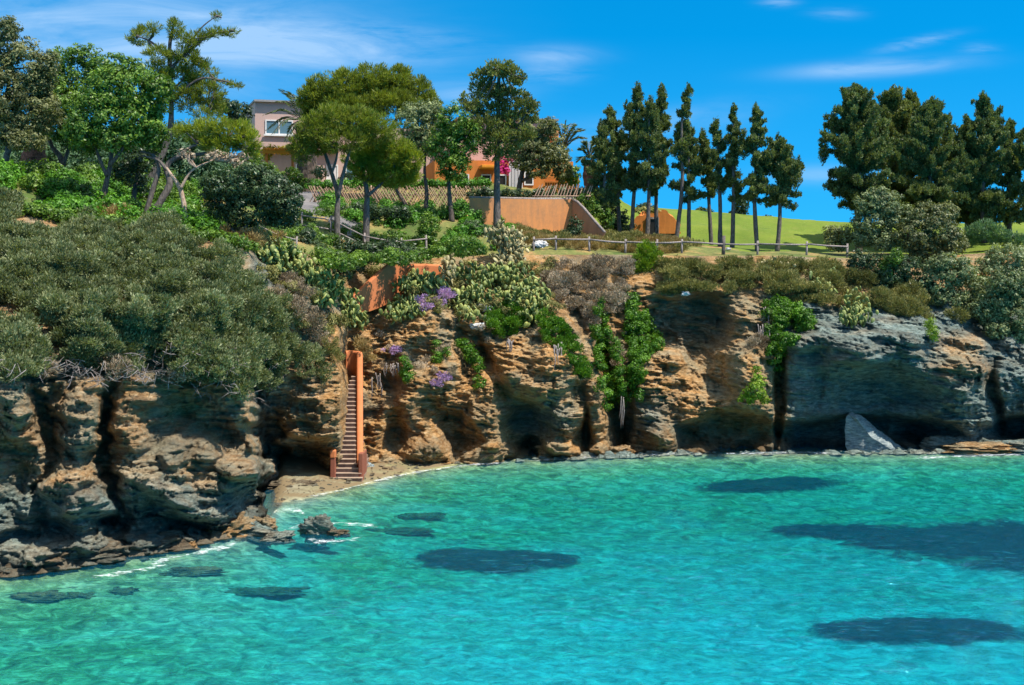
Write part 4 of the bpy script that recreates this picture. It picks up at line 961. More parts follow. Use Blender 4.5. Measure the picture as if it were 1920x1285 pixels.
tree('broadleaf_tree', 'dark spreading tree in the shade between pine trunks and outbuilding', 'tree', 246, 66,
     [(262, 300, 34, 26), (235, 320, 24, 22), (262, 345, 22, 18)], [([(245, 395), (252, 360), (258, 320)],), ], 'carobdark', .15, 'bark', group='broadleaf trees on the left')
tree('round_tree', 'dark leafy treetop beside the left edge of the villa', 'tree', 420, 90, [(432, 202, 26, 16), (455, 212, 22, 18), (410, 195, 20, 16), (440, 228, 24, 14)], [([(425, 340), (428, 260), (432, 215)],)], 'carobdark', .2, 'bark')
# centre trees
tree('umbrella_pine', 'broad domed umbrella pine, largest crown behind the villa garden', 'pine', 700, 90,
     [(585, 190, 28, 30), (810, 200, 16, 26), (670, 175, 50, 30), (730, 170, 50, 30), (600, 178, 34, 34), (645, 160, 42, 32), (700, 150, 44, 30), (745, 150, 40, 28), (785, 172, 30, 28), (650, 200, 50, 24), (720, 190, 56, 28), (775, 205, 30, 24), (590, 215, 24, 26)], [([(700, 370), (698, 300), (690, 220)],), ([(698, 290), (740, 230), (760, 190)], False, .6), ([(698, 280), (650, 230), (620, 190)], False, .6)], 'pine', .27, 'bark', .15, 1.4, 'needle', rt=.26, group='pines around the villa')
tree('umbrella_pine', 'slim forked pine with feathery crown, left one of the two front pines', 'pine', 636, 71.5,
     [(590, 245, 30, 38), (625, 222, 40, 30), (668, 228, 44, 32), (708, 243, 40, 32), (640, 262, 54, 24), (564, 278, 22, 28), (600, 275, 24, 16)], [([(633, 452), (632, 400), (633, 365), (620, 320), (605, 275), (600, 250)],), ([(633, 370), (645, 320), (655, 285), (665, 250)], False, .7), ([(622, 325), (632, 290), (630, 250)], False, .5)], 'pine', .23, 'barkgrey', .14, 1.3, 'needle', rt=.15, group='pines around the villa')
tree('umbrella_pine', 'bright needled pine with straight trunk, right one of the two front pines', 'pine', 686, 73,
     [(715, 300, 44, 30), (700, 285, 38, 24), (738, 280, 40, 26), (770, 300, 24, 26), (695, 322, 38, 22), (738, 330, 44, 24), (662, 300, 22, 20), (765, 325, 26, 22)], [([(686, 455), (687, 400), (688, 360), (679, 320), (678, 290)],), ([(688, 368), (715, 345), (735, 325)], False, .5)], 'pinebright', .24, 'barkgrey', .14, 1.35, 'needle', rt=.19, group='pines around the villa')
tree('broadleaf_tree', 'grey green tree with two crooked trunks right of the umbrella pines', 'tree', 795, 81,
     [(775, 225, 34, 36), (812, 212, 26, 28), (795, 262, 40, 34), (830, 250, 24, 30), (768, 275, 24, 26)], [([(797, 405), (800, 360), (796, 320), (800, 260)],), ([(770, 405), (758, 380), (742, 352), (750, 320), (775, 280)], True, .8)], 'greygreen', .17, 'bark', rt=.14, group='broadleaf trees before the villa')
tree('broadleaf_tree', 'round leafy dark tree just left of the tall central tree', 'tree', 846, 79,
     [(852, 225, 34, 34), (838, 270, 40, 38), (868, 275, 28, 40), (850, 315, 36, 26), (888, 255, 12, 26)], [([(848, 410), (843, 370), (842, 330), (850, 270)],)], 'carob', .17, 'bark', rt=.15, group='broadleaf trees before the villa')
tree('tall_conifer', 'tallest dark tree of the centre with layered crown and straight bare trunk', 'tree', 932, 79.5,
     [(935, 128, 32, 16), (905, 140, 24, 14), (962, 140, 26, 16), (975, 152, 16, 8), (920, 168, 46, 16), (958, 180, 36, 18), (890, 188, 30, 16), (985, 200, 28, 18), (925, 210, 50, 20), (960, 228, 40, 22), (905, 240, 38, 22), (1002, 218, 14, 10), (940, 262, 50, 24), (880, 200, 14, 10), (935, 288, 34, 14), (985, 250, 22, 18)], [([(932, 440), (932, 380), (932, 300), (934, 220), (936, 125)],)], 'cypresswarm', .18, 'barkgrey', .4, .95, 'needle', rt=.22, limbs=30, jit=.9, group='broadleaf trees before the villa')
tree('broadleaf_tree', 'spreading olive green tree behind the retaining wall right of the tall central tree', 'tree', 972, 89,
     [(990, 255, 36, 26), (1025, 262, 32, 28), (1005, 292, 46, 30), (1045, 300, 28, 34), (978, 290, 26, 34), (1055, 325, 18, 20), (1030, 235, 22, 16), (1010, 320, 24, 16)], [([(970, 372), (975, 340), (988, 300), (1000, 270)],), ([(978, 340), (1015, 320), (1035, 300)], False, .6)], 'olive', .18, 'bark', rt=.18, group='broadleaf trees before the villa')
o = bush('bougainvillea', 'magenta bougainvillea in bloom beside the tall central trunk', 'shrub', [(944, 303, 9, 12), (950, 320, 9, 10), (938, 318, 6, 7), (955, 300, 4, 6)], 94, 'bougain', .16)
bush('shrub', 'green rounded shrub at the right end of the board fence', 'shrub', [(1075, 325, 14, 16), (1066, 335, 22, 14)], 90, 'carob', .18)
bush('shrub', 'leafy green shrubs in front of the pergola posts', 'shrub', [(470, 300, 24, 22), (492, 322, 26, 20), (520, 335, 24, 16), (548, 330, 18, 18), (560, 345, 22, 12)], 93, 'carob', .18)
bush('shrub', 'pale sage bush between the villa wall and the lattice fence', 'shrub', [(600, 325, 14, 12), (648, 332, 14, 9), (700, 330, 16, 12), (730, 335, 16, 10)], 92, 'greygreen', .18)
# palms
def palm(label, base, Y, stem, crown_c, fronds, rad, bulge=1.3, mt='palmbark'):
    t = thing('palm_tree', on_ground(base, Y, -.1), label, 'palm', 'palms')
    sp = spline([P(a, b_, Y) for a, b_ in stem], 6); n = len(sp)
    m_ = MB(); m_.tube(sp, [rad*(1+(bulge-1)*math.sin(math.pi*min(1, (i/(n-1))*1.1))**2) for i in range(n)], 12, .08); m_.build('trunk', M[mt], t, False)
    r = np.random.default_rng(int(base)); V, A_ = [], []
    C, Nn, L, Al = [], [], [], []; c0 = P(*crown_c, Y)
    ms = MB()
    for k, (fx, fy, dp) in enumerate(fronds):
        tip = P(fx, fy, Y+dp); mid = (c0+tip)/2+np.array([0, 0, .22*np.linalg.norm(tip-c0)]); cur = spline([c0, mid, tip], 9)
        ms.tube(cur, [.035*(1.2-i/len(cur)) for i in range(len(cur))], 4)
        for i in range(2, len(cur)-1):
            d = cur[i+1]-cur[i]; d /= np.linalg.norm(d); sd = np.cross(d, [0, 0, 1]); sd /= np.linalg.norm(sd)+1e-9
            for s in (-1, 1):
                for _ in range(3):
                    al = sd*s*.8+d*.8+np.array([0, 0, -.25]); l = .55*math.sin(math.pi*(i/len(cur))**.8)+.15
                    C.append(cur[i]+d*r.uniform(-.1, .1)+al/np.linalg.norm(al)*l/2); L.append(l); Al.append(al); Nn.append(np.cross(al, sd+r.normal(size=3)*.4))
    ms.build('stalks', M['twig'], t, True)
    C, Nn, L, Al = map(np.array, (C, Nn, L, Al)); v, f, a = cards(C, Nn, L, .12, r, Al/np.linalg.norm(Al, axis=1, keepdims=True)*3)
    mesh_obj('fronds', v-np.array(t.location), f, M['frond'], t, False, {'rnd': ('FACE', a)})
palm('date palm with a thick ivy-dark trunk in front of the villa window', 576, 95, [(576, 362), (576, 320), (574, 270), (568, 232)], (566, 226), [(528, 168, -1), (545, 175, 1), (497, 214, -1), (500, 243, 0), (512, 250, -1.5), (536, 264, -1), (588, 172, 0), (610, 200, 1), (620, 240, -1), (520, 190, 1), (560, 170, 0), (600, 260, 0)], .62, 1.1, 'bark')
palm('squat palm with a swollen brown trunk between the trees at far left', 62, 74, [(62, 350), (62, 330), (63, 300), (66, 275), (67, 262)], (67, 258), [(40, 235, 0), (52, 225, 1), (95, 232, 0), (105, 255, -.5), (30, 262, 0), (80, 225, -1), (55, 250, -1.2), (90, 270, -1)], .42, 1.65)
palm('palm behind the board fence with fronds blown to the right', 1062, 99, [(1060, 360), (1060, 320), (1058, 285)], (1058, 280), [(1040, 228, 0), (1060, 230, 0), (1078, 236, 0), (1094, 243, 0), (1097, 258, 0), (1072, 232, 1), (1085, 240, -1), (1030, 250, 0), (1050, 232, 1)], .25, 1.)
palm('short palm with pinkish stump left of the cypress row', 1105, 88, [(1108, 372), (1108, 345), (1106, 320), (1104, 300)], (1104, 297), [(1090, 280, 0), (1098, 270, 0), (1112, 268, 0), (1122, 276, 0), (1130, 292, 0), (1088, 300, -.5), (1118, 300, -1), (1104, 266, .5)], .34, 1.5)

# ------------------------------------------------------------------ cypresses
def cypress(label, tx, base_y, topx, topy, cb, hw, Y, group, mt='cypress', sparse=1., rt=.13):
    t = thing('cypress_tree', on_ground(tx, Y, -.15), label, 'cypress', group); r = np.random.default_rng(int(tx*7))
    gz = on_ground(tx, Y, -.15); s = Y/F
    tp = P(topx, topy, Y); m_ = MB(); sp = spline([gz, gz*.62+tp*.38+np.array([r.uniform(-.15, .15), 0, 0]), P(topx*.5+tx*.5, (topy+cb)/2, Y), tp], 6)
    m_.tube(sp, [rt*(1.15-.9*i/(len(sp)-1)) for i in range(len(sp))], 8, .1); LL = []; hC = (cb-topy)*s; nl = int((7+hC*3.4)*sparse)
    hw = hw*1.12; tips_ = [(topx, topy)]+([(topx+hw*f_, topy+(cb-topy)*g_) for f_, g_ in ((-.55, .2), (.5, .13), (.85, .34), (-.9, .42), (.2, .06))] if hw > 38 else ([(topx+hw*r.uniform(.4, .8)*r.choice([-1, 1]), topy+(cb-topy)*r.uniform(.12, .3))] if hw > 22 else []))
    nbr = int(hC*6.6*sparse**.5*(hw/27)**.6)
    for k in range(nbr):
        q = (k+r.uniform(0, 1))/nbr; z = tp[2]-hC*q; a = r.uniform(0, 2*math.pi); prof = min(1, .14+1.3*q**.8)*(1 if q < .75 else 1-(q-.75)*1.5)
        rr = hw*s*prof*(r.uniform(.55, 1.3) if r.uniform() < .8 else r.uniform(1.2, 1.5)); cxx = np.interp(z, [p_[2] for p_ in sp], [p_[0] for p_ in sp])
        rise = rr*r.uniform(.15, .75)*(1 if q < .7 else r.uniform(-.6, .6)); b0 = np.array([cxx, Y, z-.2]); e0 = b0+np.array([math.cos(a)*rr, math.sin(a)*rr, rise]); m_.tube([b0, (b0+e0)/2-np.array([0, 0, .06]), e0], [.04, .03, .01], 3)
        nt = 2+int(rr/.26)
        for w_ in range(nt):
            t_ = .18+.86*(w_+.5)/nt; rd = r.uniform(.11, .2)*(1.15-.4*t_)*(1.15 if hw > 38 else 1); c = b0+(e0-b0)*t_+r.normal(0, .06, 3)+np.array([0, 0, .08]); LL.append((c, (rd*1.25, rd*1.25, rd*r.uniform(.8, 1.4))))
    for (ax_, ay_) in tips_[1:]:
        for e_ in range(5):
            LL.append((P(ax_+r.uniform(-3, 3), ay_+e_*9, Y+r.uniform(-.4, .4)), (.12+.05*e_, .12+.05*e_, .26)))
    LL.append((tp-np.array([0, 0, .1]), (.16, .16, .45)))
    m_.build('trunk', M['barkgrey' if rt < .14 else 'bark'], t, True)
    foliage('crown', LL, .15, mt, t, .34, 1.0, 'plume', ns())
    return t
G1 = 'row of cypresses along the lawn'
for a in [('dark cypress at the left end of the row beside the pink palm stump', 1141, 439, 1127, 232, 385, 28, 84), ('cypress behind the first one with a side-leaning tip, left of the row', 1162, 440, 1143, 205, 360, 28, 86),
          ('tall double-tipped cypress behind the hut, left part of the row', 1183, 440, 1195, 163, 350, 27, 84), ('bushy cypress whose trunk passes left of the hut door', 1213, 446, 1219, 192, 350, 27, 83), ('cypress with needle-thin tip whose trunk passes the hut door', 1231, 446, 1241, 165, 360, 24, 85),
          ('thin nearly bare cypress with tufted tip leaning right', 1267, 452, 1290, 165, 300, 14, 82.5), ('full rounded cypress right after the bare one', 1291, 452, 1291, 236, 372, 27, 83), ('slim short cypress left of centre in the row beside the lawn', 1334, 457, 1318, 252, 365, 20, 84),
          ('straight narrow cypress with dense pointed tip above the big fence post', 1350, 458, 1342, 228, 352, 17, 82), ('tall columnar cypress in the open lawn section of the row', 1373, 464, 1376, 205, 370, 18, 81.5), ('forked cypress second from the right end of the row', 1420, 465, 1417, 204, 375, 27, 80.5), ('broad low cypress at the right end of the row', 1457, 467, 1460, 262, 378, 36, 80.5)]:
    cypress(*a, G1, sparse=.8 if a[1] == 1267 else 1.)
G2 = 'tall cypresses on the right'
for a in [('widest of the right-hand cypresses, leftmost of that group with drooping low branches', 1611, 470, 1603, 165, 388, 60, 83, G2, 'cypress', 2.6, .19), ('cypress with twin spires rising in the middle of the right group', 1665, 470, 1675, 170, 405, 52, 87, G2, 'cypresswarm', 1.3, .18),
          ('cypress tucked just right of the twin spires', 1706, 470, 1703, 178, 408, 46, 88, G2, 'cypresswarm', 1.2, .17), ('cypress with several blunt tips, fourth of the right group', 1738, 470, 1748, 192, 400, 56, 84, G2, 'cypress', 1.3, .18),
          ('lower cypress left of the tallest right-edge spire', 1812, 470, 1812, 236, 412, 46, 86, G2, 'cypresswarm', 1.2, .16), ('tall airy cypress with open tiered tip near the right edge', 1845, 470, 1845, 182, 412, 44, 85, G2, 'cypress', 1.1, .17),
          ('slim cypress second from the right edge of the photo', 1893, 470, 1894, 228, 415, 28, 86, G2, 'cypress', 1.2, .15), ('cypress cut off by the right edge of the photo', 1930, 470, 1928, 240, 415, 30, 84, G2, 'cypress', 1.2, .15), ('dark cypress filling the gap behind the fourth and fifth of the right group', 1778, 470, 1780, 245, 405, 48, 90, G2, 'cypress', 1.1, .16)]:
    cypress(*a)

# ------------------------------------------------------------------ bushes, hedges
bush('hedge', 'bright clipped hedge running along the top of the lattice fence', 'hedge', [(590+k*26, 345+random.uniform(-2, 2), 18, 9) for k in range(13)], 86.8, 'hedge', .17, dens=1.2)
bush('hedge', 'low leafy hedge on top of the ochre retaining wall', 'hedge', [(890+k*22, 362+random.uniform(-3, 3), 16, 10) for k in range(10)], 84.6, 'carobdark', .16)
bush('hedge', 'long dark clipped hedge beside the stone path', 'hedge', [(650, 400, 18, 12), (675, 396, 22, 15), (705, 398, 24, 15), (735, 400, 22, 15), (755, 402, 16, 13)], 77.5, 'carobdark', .14, dens=1.2)
bush('round_bush', 'clipped round bright green bush below the retaining wall', 'bush', [(858, 462, 42, 28), (835, 468, 26, 20), (880, 468, 22, 24)], 75.5, 'hedge', .12, dens=1.25)
bush('round_bush', 'dark round bush tucked between the clipped bush and the ochre wall', 'bush', [(885, 432, 32, 20), (905, 440, 20, 16)], 78, 'carobdark', .13)
bush('round_bush', 'bright leafy bush above and left of the clipped round bush', 'bush', [(850, 398, 30, 18), (880, 405, 26, 16), (832, 410, 20, 16)], 80, 'hedge', .15)
bush('shrub', 'upright pale green shrub between the rail fence and the round bush', 'shrub', [(805, 425, 22, 26), (795, 455, 26, 24), (815, 480, 22, 14)], 75, 'carob', .14)
bush('yellow_green_shrub', 'yellow green conical shrub standing before the cliff-top rail fence', 'shrub', [(1212, 468, 20, 18), (1208, 492, 26, 20), (1200, 510, 20, 12), (1226, 482, 16, 18)], 75.6, 'lime', .13, .3, mode='needle')
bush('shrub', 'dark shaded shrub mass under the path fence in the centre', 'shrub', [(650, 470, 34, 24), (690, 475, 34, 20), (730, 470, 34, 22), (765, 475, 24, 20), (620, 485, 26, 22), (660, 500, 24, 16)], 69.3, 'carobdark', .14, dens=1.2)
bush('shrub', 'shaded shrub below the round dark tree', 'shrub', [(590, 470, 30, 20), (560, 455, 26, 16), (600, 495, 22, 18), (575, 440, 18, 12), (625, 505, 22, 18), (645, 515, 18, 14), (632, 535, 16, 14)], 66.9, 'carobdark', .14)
bush('shrub', 'green shrub growing at the foot of the ochre wall wing', 'shrub', [(1078, 425, 14, 20), (1065, 440, 18, 10)], 79.8, 'carobdark', .14)
bush('shrub', 'leafy shrub above the diagonal wing of the ochre wall', 'shrub', [(1110, 390, 20, 18), (1128, 400, 16, 16), (1095, 372, 20, 12), (1140, 415, 12, 16)], 83.6, 'carob', .15)
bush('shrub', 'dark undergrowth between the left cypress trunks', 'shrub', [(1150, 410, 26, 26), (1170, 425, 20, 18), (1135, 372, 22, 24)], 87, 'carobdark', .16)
for k, a in enumerate([('dark shrub in the distance at the left of the lawn crest', 1318, 398, 20, 8), ('round dark shrub on the lawn crest between the cypress trunks', 1385, 400, 18, 10), ('low shrub on the lawn crest furthest right', 1440, 410, 12, 6), ('small distant tree seen between cypress trunks on the lawn crest', 1392, 382, 14, 16), ('distant bush beside the hut on the crest', 1210, 388, 18, 7)]):
    bush('distant_bush', a[0], 'bush', [a[1:]], 108, 'carobdark', .25, group='shrubs on the lawn crest')
# understorey on the left
def area_lumps(x0, x1, f0, f1, n, ry, rx, dep, r):
    o = []
    for _ in range(n):
        x = r.uniform(x0, x1); t_ = r.uniform(); y = f0(x)+(f1(x)-f0(x))*t_; o.append((x, y, rx*r.uniform(.6, 1.3), ry*r.uniform(.6, 1.3), dep(x, y)))
    return o
def ground_cover(name, label, spots, Yr, matn, size, rr, h, mode='leaf', asp=.45, dens=.8):
    LL = []
    for _ in range(spots[2]):
        p_ = random.uniform(spots[0], spots[1]); Y = random.uniform(*Yr); q = random.uniform(.6, 1.4); c = on_ground(p_, Y, h*q*.4); LL.append((c, (rr*q, rr*q, h*q)))
    o = foliage(name, LL, size, matn, None, asp, dens, mode, ns()); tag(o, label, 'ground cover', None, 'stuff')
ground_cover('undergrowth', 'bright green undergrowth beneath the trees at left', (-60, 400, 70), (60, 78), 'hedge', .17, .8, .55)
ground_cover('undergrowth', 'darker leafy undergrowth between the left tree trunks', (-60, 420, 45), (64, 82), 'carob', .17, .9, .7)
ground_cover('undergrowth', 'grey green background shrubs behind the palm', (0, 440, 46), (78, 90), 'tamarisk', .2, 1.4, 1.9)
ground_cover('undergrowth', 'mixed low green growth around the path and hedge', (600, 960, 60), (76, 84), 'hedge', .15, .55, .32)
ground_cover('undergrowth', 'dry straw coloured grass on the terrace below the ochre wall', (960, 1260, 120), (76.8, 81.5), 'dry', .16, .6, .16, 'needle', .12)
ground_cover('undergrowth', 'green weeds on the terrace below the ochre wall', (960, 1300, 60), (77, 82), 'scrub', .15, .5, .25, 'needle', .2)
ground_cover('undergrowth', 'green weeds and low plants between the round tree and the hedge', (400, 900, 90), (62, 78), 'carob', .14, .5, .3)
ground_cover('undergrowth', 'dry flowering weeds under the left pines', (180, 520, 26), (60, 66), 'dry', .16, .6, .3, 'needle', .2)

# mastic shrubs over the left headland
def on_lumps(L, off, depth=.8, r=random):
    o = []
    for q in L:
        cx, cyy, rx, ry = q[:4]; c = on_cliff(cx, cyy, off+(q[4] if len(q) > 4 else 0)); s = c[1]/F; o.append((c, (rx*s, (rx+ry)/2*s*depth, ry*s)))
    return o
def cbush(name, label, cat, L, off, matn, size=.12, asp=.45, dens=1., mode='leaf', group=None, depth=.8, kind=None):
    o = foliage(name, on_lumps(L, off, depth), size, matn, None, asp, dens, mode, ns()); return tag(o, label, cat, group, kind)
GM = 'grey green shrubs over the left headland'
def fill(poly, n, rx, ry, seed):
    r = np.random.default_rng(seed); P_ = np.array(poly, float); o = []
    x0, y0 = P_.min(0); x1, y1 = P_.max(0)
    while len(o) < n:
        x, y = r.uniform(x0, x1), r.uniform(y0, y1); ins = False
        for i in range(len(P_)):
            (ax, ay), (bx, by) = P_[i], P_[i-1]
            if (ay > y) != (by > y) and x < (bx-ax)*(y-ay)/(by-ay)+ax: ins = not ins
        if ins: o.append((x, y, rx*r.uniform(.5, 1.35), ry*r.uniform(.5, 1.35), r.uniform(-.6, .6)))
    return o
def boughs(poly, nb_, per, rx, ry, seed):
    r = np.random.default_rng(seed); o = []
    for (x, y, *_q) in fill(poly, nb_, 1, 1, seed):
        d = r.uniform(-1.1, 1.1)
        for _ in range(per):
            a, q = r.uniform(0, 2*math.pi), math.sqrt(r.uniform()); o.append((x+rx*1.35*q*math.cos(a), y+ry*1.35*q*math.sin(a), rx*r.uniform(.35, .75), ry*r.uniform(.3, .65), (d+.9*(1-q*q))*(1 if y < 600 else .35)+r.uniform(-.2, .2)-.5*max(0, (y-610)/80)))
    return o
cbush('coastal_shrub', 'grey green shrub hanging over the rock at the left edge', 'shrub', boughs([(-120, 390), (30, 392), (70, 470), (60, 560), (130, 600), (160, 660), (60, 680), (-120, 665)], 26, 13, 34, 26, 1), .7, 'mastic', .115, .34, 1.25, 'needle', GM)
cbush('coastal_shrub', 'largest domed grey green shrub covering the left headland', 'shrub', boughs([(60, 420), (130, 425), (250, 432), (330, 446), (400, 475), (440, 520), (400, 560), (330, 590), (300, 650), (180, 672), (120, 620), (70, 560), (60, 480)], 50, 14, 34, 26, 2), .8, 'mastic', .115, .34, 1.25, 'needle', GM)
cbush('coastal_shrub', 'dense grey green shrub sloping down beside the pinkish dry heath', 'shrub', boughs([(400, 485), (455, 510), (495, 550), (530, 600), (530, 660), (510, 700), (490, 735), (460, 730), (430, 690), (340, 665), (320, 610), (400, 560)], 36, 13, 30, 24, 3), .8, 'mastic', .115, .34, 1.25, 'needle', GM)
def twigs(label, poly, n, seed, off=.9, ln=.9):
    r = np.random.default_rng(seed); m_ = MB()
    for (x, y, *_r) in fill(poly, n, 1, 1, seed):
        c = on_cliff(x, y, off+r.uniform(-.6, .5)); d = np.array([r.normal(0, .8), r.normal(-.3, .5), r.normal(-.25, .5)]); d *= ln*r.uniform(.5, 1.2)/np.linalg.norm(d)
        m_.tube(spline([c-d*.5, c+np.array([0, 0, .1])*r.normal(), c+d*.5], 3), [.016, .015, .013, .011, .009, .007, .004], 4)
        for _ in range(3): q = c+d*r.uniform(-.3, .4); m_.tube([q, q+np.array([r.normal(0, .2), r.normal(0, .15), r.normal(0, .2)])], [.012, .005], 3)
    o = m_.build('bare_twigs', M['twig'], None, True); tag(o, label, 'twigs', None, 'stuff')
twigs('bare grey twigs hanging under the headland shrubs', [(0, 660), (180, 680), (330, 640), (500, 650), (540, 700), (480, 760), (330, 730), (180, 720), (0, 710)], 120, 5, 1.0, .7)
cbush('undergrowth', 'low green growth on the rim above the headland shrubs', 'ground cover', [(x_, float(np.interp(x_, KX, YT))+random.uniform(-2, 12), 22, 9) for x_ in range(-80, 490, 13)], .2, 'carob', .14, .45, .9, kind='stuff')
cbush('dead_brush', 'brown dead brush under the middle of the headland shrub canopy', 'shrub', [(200, 670, 22, 20), (225, 690, 26, 18), (250, 665, 18, 16), (90, 690, 20, 14), (340, 700, 30, 14)], .8, 'heather', .13, .2, .8, 'needle')
# pink heath left of the stairs
cbush('heath', 'pinkish dry heath bush between the big shrubs and the cactus', 'shrub', [(520, 560, 26, 24), (550, 580, 32, 28), (580, 600, 28, 28), (560, 545, 30, 16), (600, 630, 24, 20), (540, 525, 26, 14)], .5, 'heather', .12, .22, .9, 'needle')
cbush('scrub_bush', 'dark ragged bush hanging above the left stair wall', 'shrub', [(585, 660, 22, 22), (605, 690, 20, 22), (560, 650, 22, 20), (570, 690, 18, 18), (540, 640, 18, 24)], .6, 'mastic', .12, .3, .8, 'needle')
cbush('scrub_bush', 'grey bush just below the dry heath near the stair top', 'shrub', [(615, 645, 16, 18), (632, 665, 12, 14)], .5, 'scrub', .12, .22, .9, 'needle')
# prickly pears
def cactus(label, L, off, npad, mt, seed, pink=0.):
    r = np.random.default_rng(seed); V, Fc, R_ = [], [], []; nv3 = 0
    ng = 12; ang = np.linspace(0, 2*math.pi, ng, endpoint=False); LL = on_lumps(L, off) if off < 10 else px_lumps(L, off)
    LL = [(a_, (b_[0]*1.3, b_[1]*1.3, b_[2]*1.25)) for a_, b_ in LL]; tot_ = sum(b_[0]*b_[2] for _, b_ in LL)
    for c, rad in LL:
        for _ in range(int(2.3*npad*rad[0]*rad[2]/tot_)):
            d = r.normal(size=3); d /= np.linalg.norm(d); c2 = min((q_[0] for q_ in LL if q_[0] is not c), key=lambda z_: np.linalg.norm(np.array(z_)-np.array(c))*r.uniform(.8, 1.2)) if r.uniform() < .3 and len(LL) > 1 else c
            p_ = np.array(c)+(np.array(c2)-np.array(c))*r.uniform(0, .6)+d*np.array(rad)*r.uniform(.3, 1.25); h_ = r.uniform(.13, .20)
            up = np.array([r.normal(0, .6), r.normal(0, .5)-.1, 1.]); up /= np.linalg.norm(up); nn = np.cross(up, r.normal(size=3)); nn /= np.linalg.norm(nn); sd = np.cross(nn, up)
            ring = lambda k, o_: [p_+up*h_*(k*math.cos(a_)+.0)*(1.05)+sd*h_*.62*k*math.sin(a_)*(1+.18*math.cos(a_))+nn*o_ for a_ in ang]
            V += ring(.8, -.03)+ring(1., 0)+ring(.8, .03)+[p_-nn*.035, p_+nn*.035]; b0 = nv3; nv3 += 3*ng+2; cval = np.clip(r.beta(2, 2), 0, 1)
            for k in range(ng):
                j = (k+1) % ng; Fc += [(b0+k, b0+j, b0+ng+j, b0+ng+k), (b0+ng+k, b0+ng+j, b0+2*ng+j, b0+2*ng+k)]; R_ += [cval, min(1, cval+.2)]
                Fc += [(b0+3*ng, b0+j, b0+k), (b0+3*ng+1, b0+2*ng+k, b0+2*ng+j)]; R_ += [cval]*2
    V = np.array(V); c0 = V.mean(0); c0[2] = V[:, 2].min()
    o = mesh_obj('prickly_pear', V-c0, Fc, M[mt], None, True, {'rnd': ('FACE', R_)}, tuple(map(float, c0))); tag(o, label, 'cactus', 'prickly pears on the bank')
cactus('long prickly pear thicket running down left of the swept wall', [(520, 490, 22, 16), (555, 505, 26, 18), (590, 520, 24, 18), (620, 545, 22, 20), (650, 575, 22, 22), (668, 595, 16, 16), (600, 555, 18, 14), (495, 475, 14, 14)], .45, 420, 'cactus', 1)
cactus('prickly pears before the round dark tree, topmost on the left slope', [(490, 470, 16, 20), (510, 455, 14, 16), (540, 470, 14, 12)], 62.5, 70, 'cactus', 2)
cactus('large prickly pear thicket in front of the swept wall', [(768, 540, 22, 18), (790, 535, 28, 20), (752, 572, 18, 14), (770, 580, 24, 14), (820, 545, 22, 20), (735, 590, 14, 10)], .55, 300, 'cactus', 3)
cactus('tall bleached prickly pear standing highest beside the clipped bush', [(940, 440, 22, 20), (960, 465, 22, 22), (948, 490, 24, 16)], 74.5, 150, 'cactuspink', 4)
cactus('bleached prickly pear poking up over the swept wall', [(845, 495, 14, 14), (838, 520, 12, 16)], .6, 45, 'cactuspink', 5)
cactus('prickly pears spreading below the clipped round bush', [(880, 520, 30, 18), (920, 520, 30, 20), (960, 520, 30, 20), (900, 550, 30, 16), (860, 560, 26, 16), (990, 540, 24, 16), (880, 590, 20, 10)], .5, 330, 'cactus', 6)
cactus('prickly pears on the ridge above the green mossy slope', [(985, 560, 26, 20), (1000, 590, 20, 20), (955, 560, 20, 16), (1015, 560, 16, 14)], .5, 140, 'cactus', 7)
cactus('blue green prickly pear above the overhanging grey rock', [(1600, 575, 20, 18), (1618, 595, 18, 14), (1590, 600, 16, 12), (1605, 555, 12, 12)], .45, 80, 'cactus', 8)
cactus('prickly pear in the shade at the right end of the cliff-top scrub', [(1530, 535, 14, 16), (1548, 550, 14, 14), (1560, 520, 12, 12)], .45, 55, 'cactus', 9)
cactus('small prickly pear by the fence at the right of the scrub band', [(1440, 497, 10, 12), (1475, 505, 10, 12)], .3, 24, 'cactuspink', 10)
cbush('purple_flowers', 'bright purple flower blooms in the middle of the cactus thicket', 'flower', [(830, 550, 20, 9), (822, 565, 12, 10), (845, 548, 8, 6)], 1.0, 'lavender', .1, .3, 1., 'needle')
cbush('purple_flowers', 'smaller purple flower patch left of the brighter blooms', 'flower', [(790, 562, 13, 8), (800, 575, 10, 7)], 1.0, 'lavender', .1, .3, .9, 'needle')
cbush('purple_flowers', 'pale mauve flowers on the orange slope below the cactus', 'flower', [(733, 655, 16, 6)], .2, 'lavender', .09, .3, .5, 'needle')
cbush('purple_flowers', 'mauve flower tuft on the outcrop in the middle of the cove cliff', 'flower', [(832, 705, 16, 9), (820, 715, 10, 8)], .35, 'lavender', .09, .3, .6, 'needle')
cbush('grass_tuft', 'yellow green grass tuft above the curved top of the stair parapet', 'grass tuft', [(682, 650, 16, 12), (690, 668, 14, 10), (672, 640, 10, 8)], .4, 'dry', .16, .12, .8, 'needle')
cbush('grass_tuft', 'grass growing before the swept wall', 'grass tuft', [(700, 575, 14, 12), (715, 560, 12, 12)], .3, 'scrub', .14, .12, .8, 'needle')
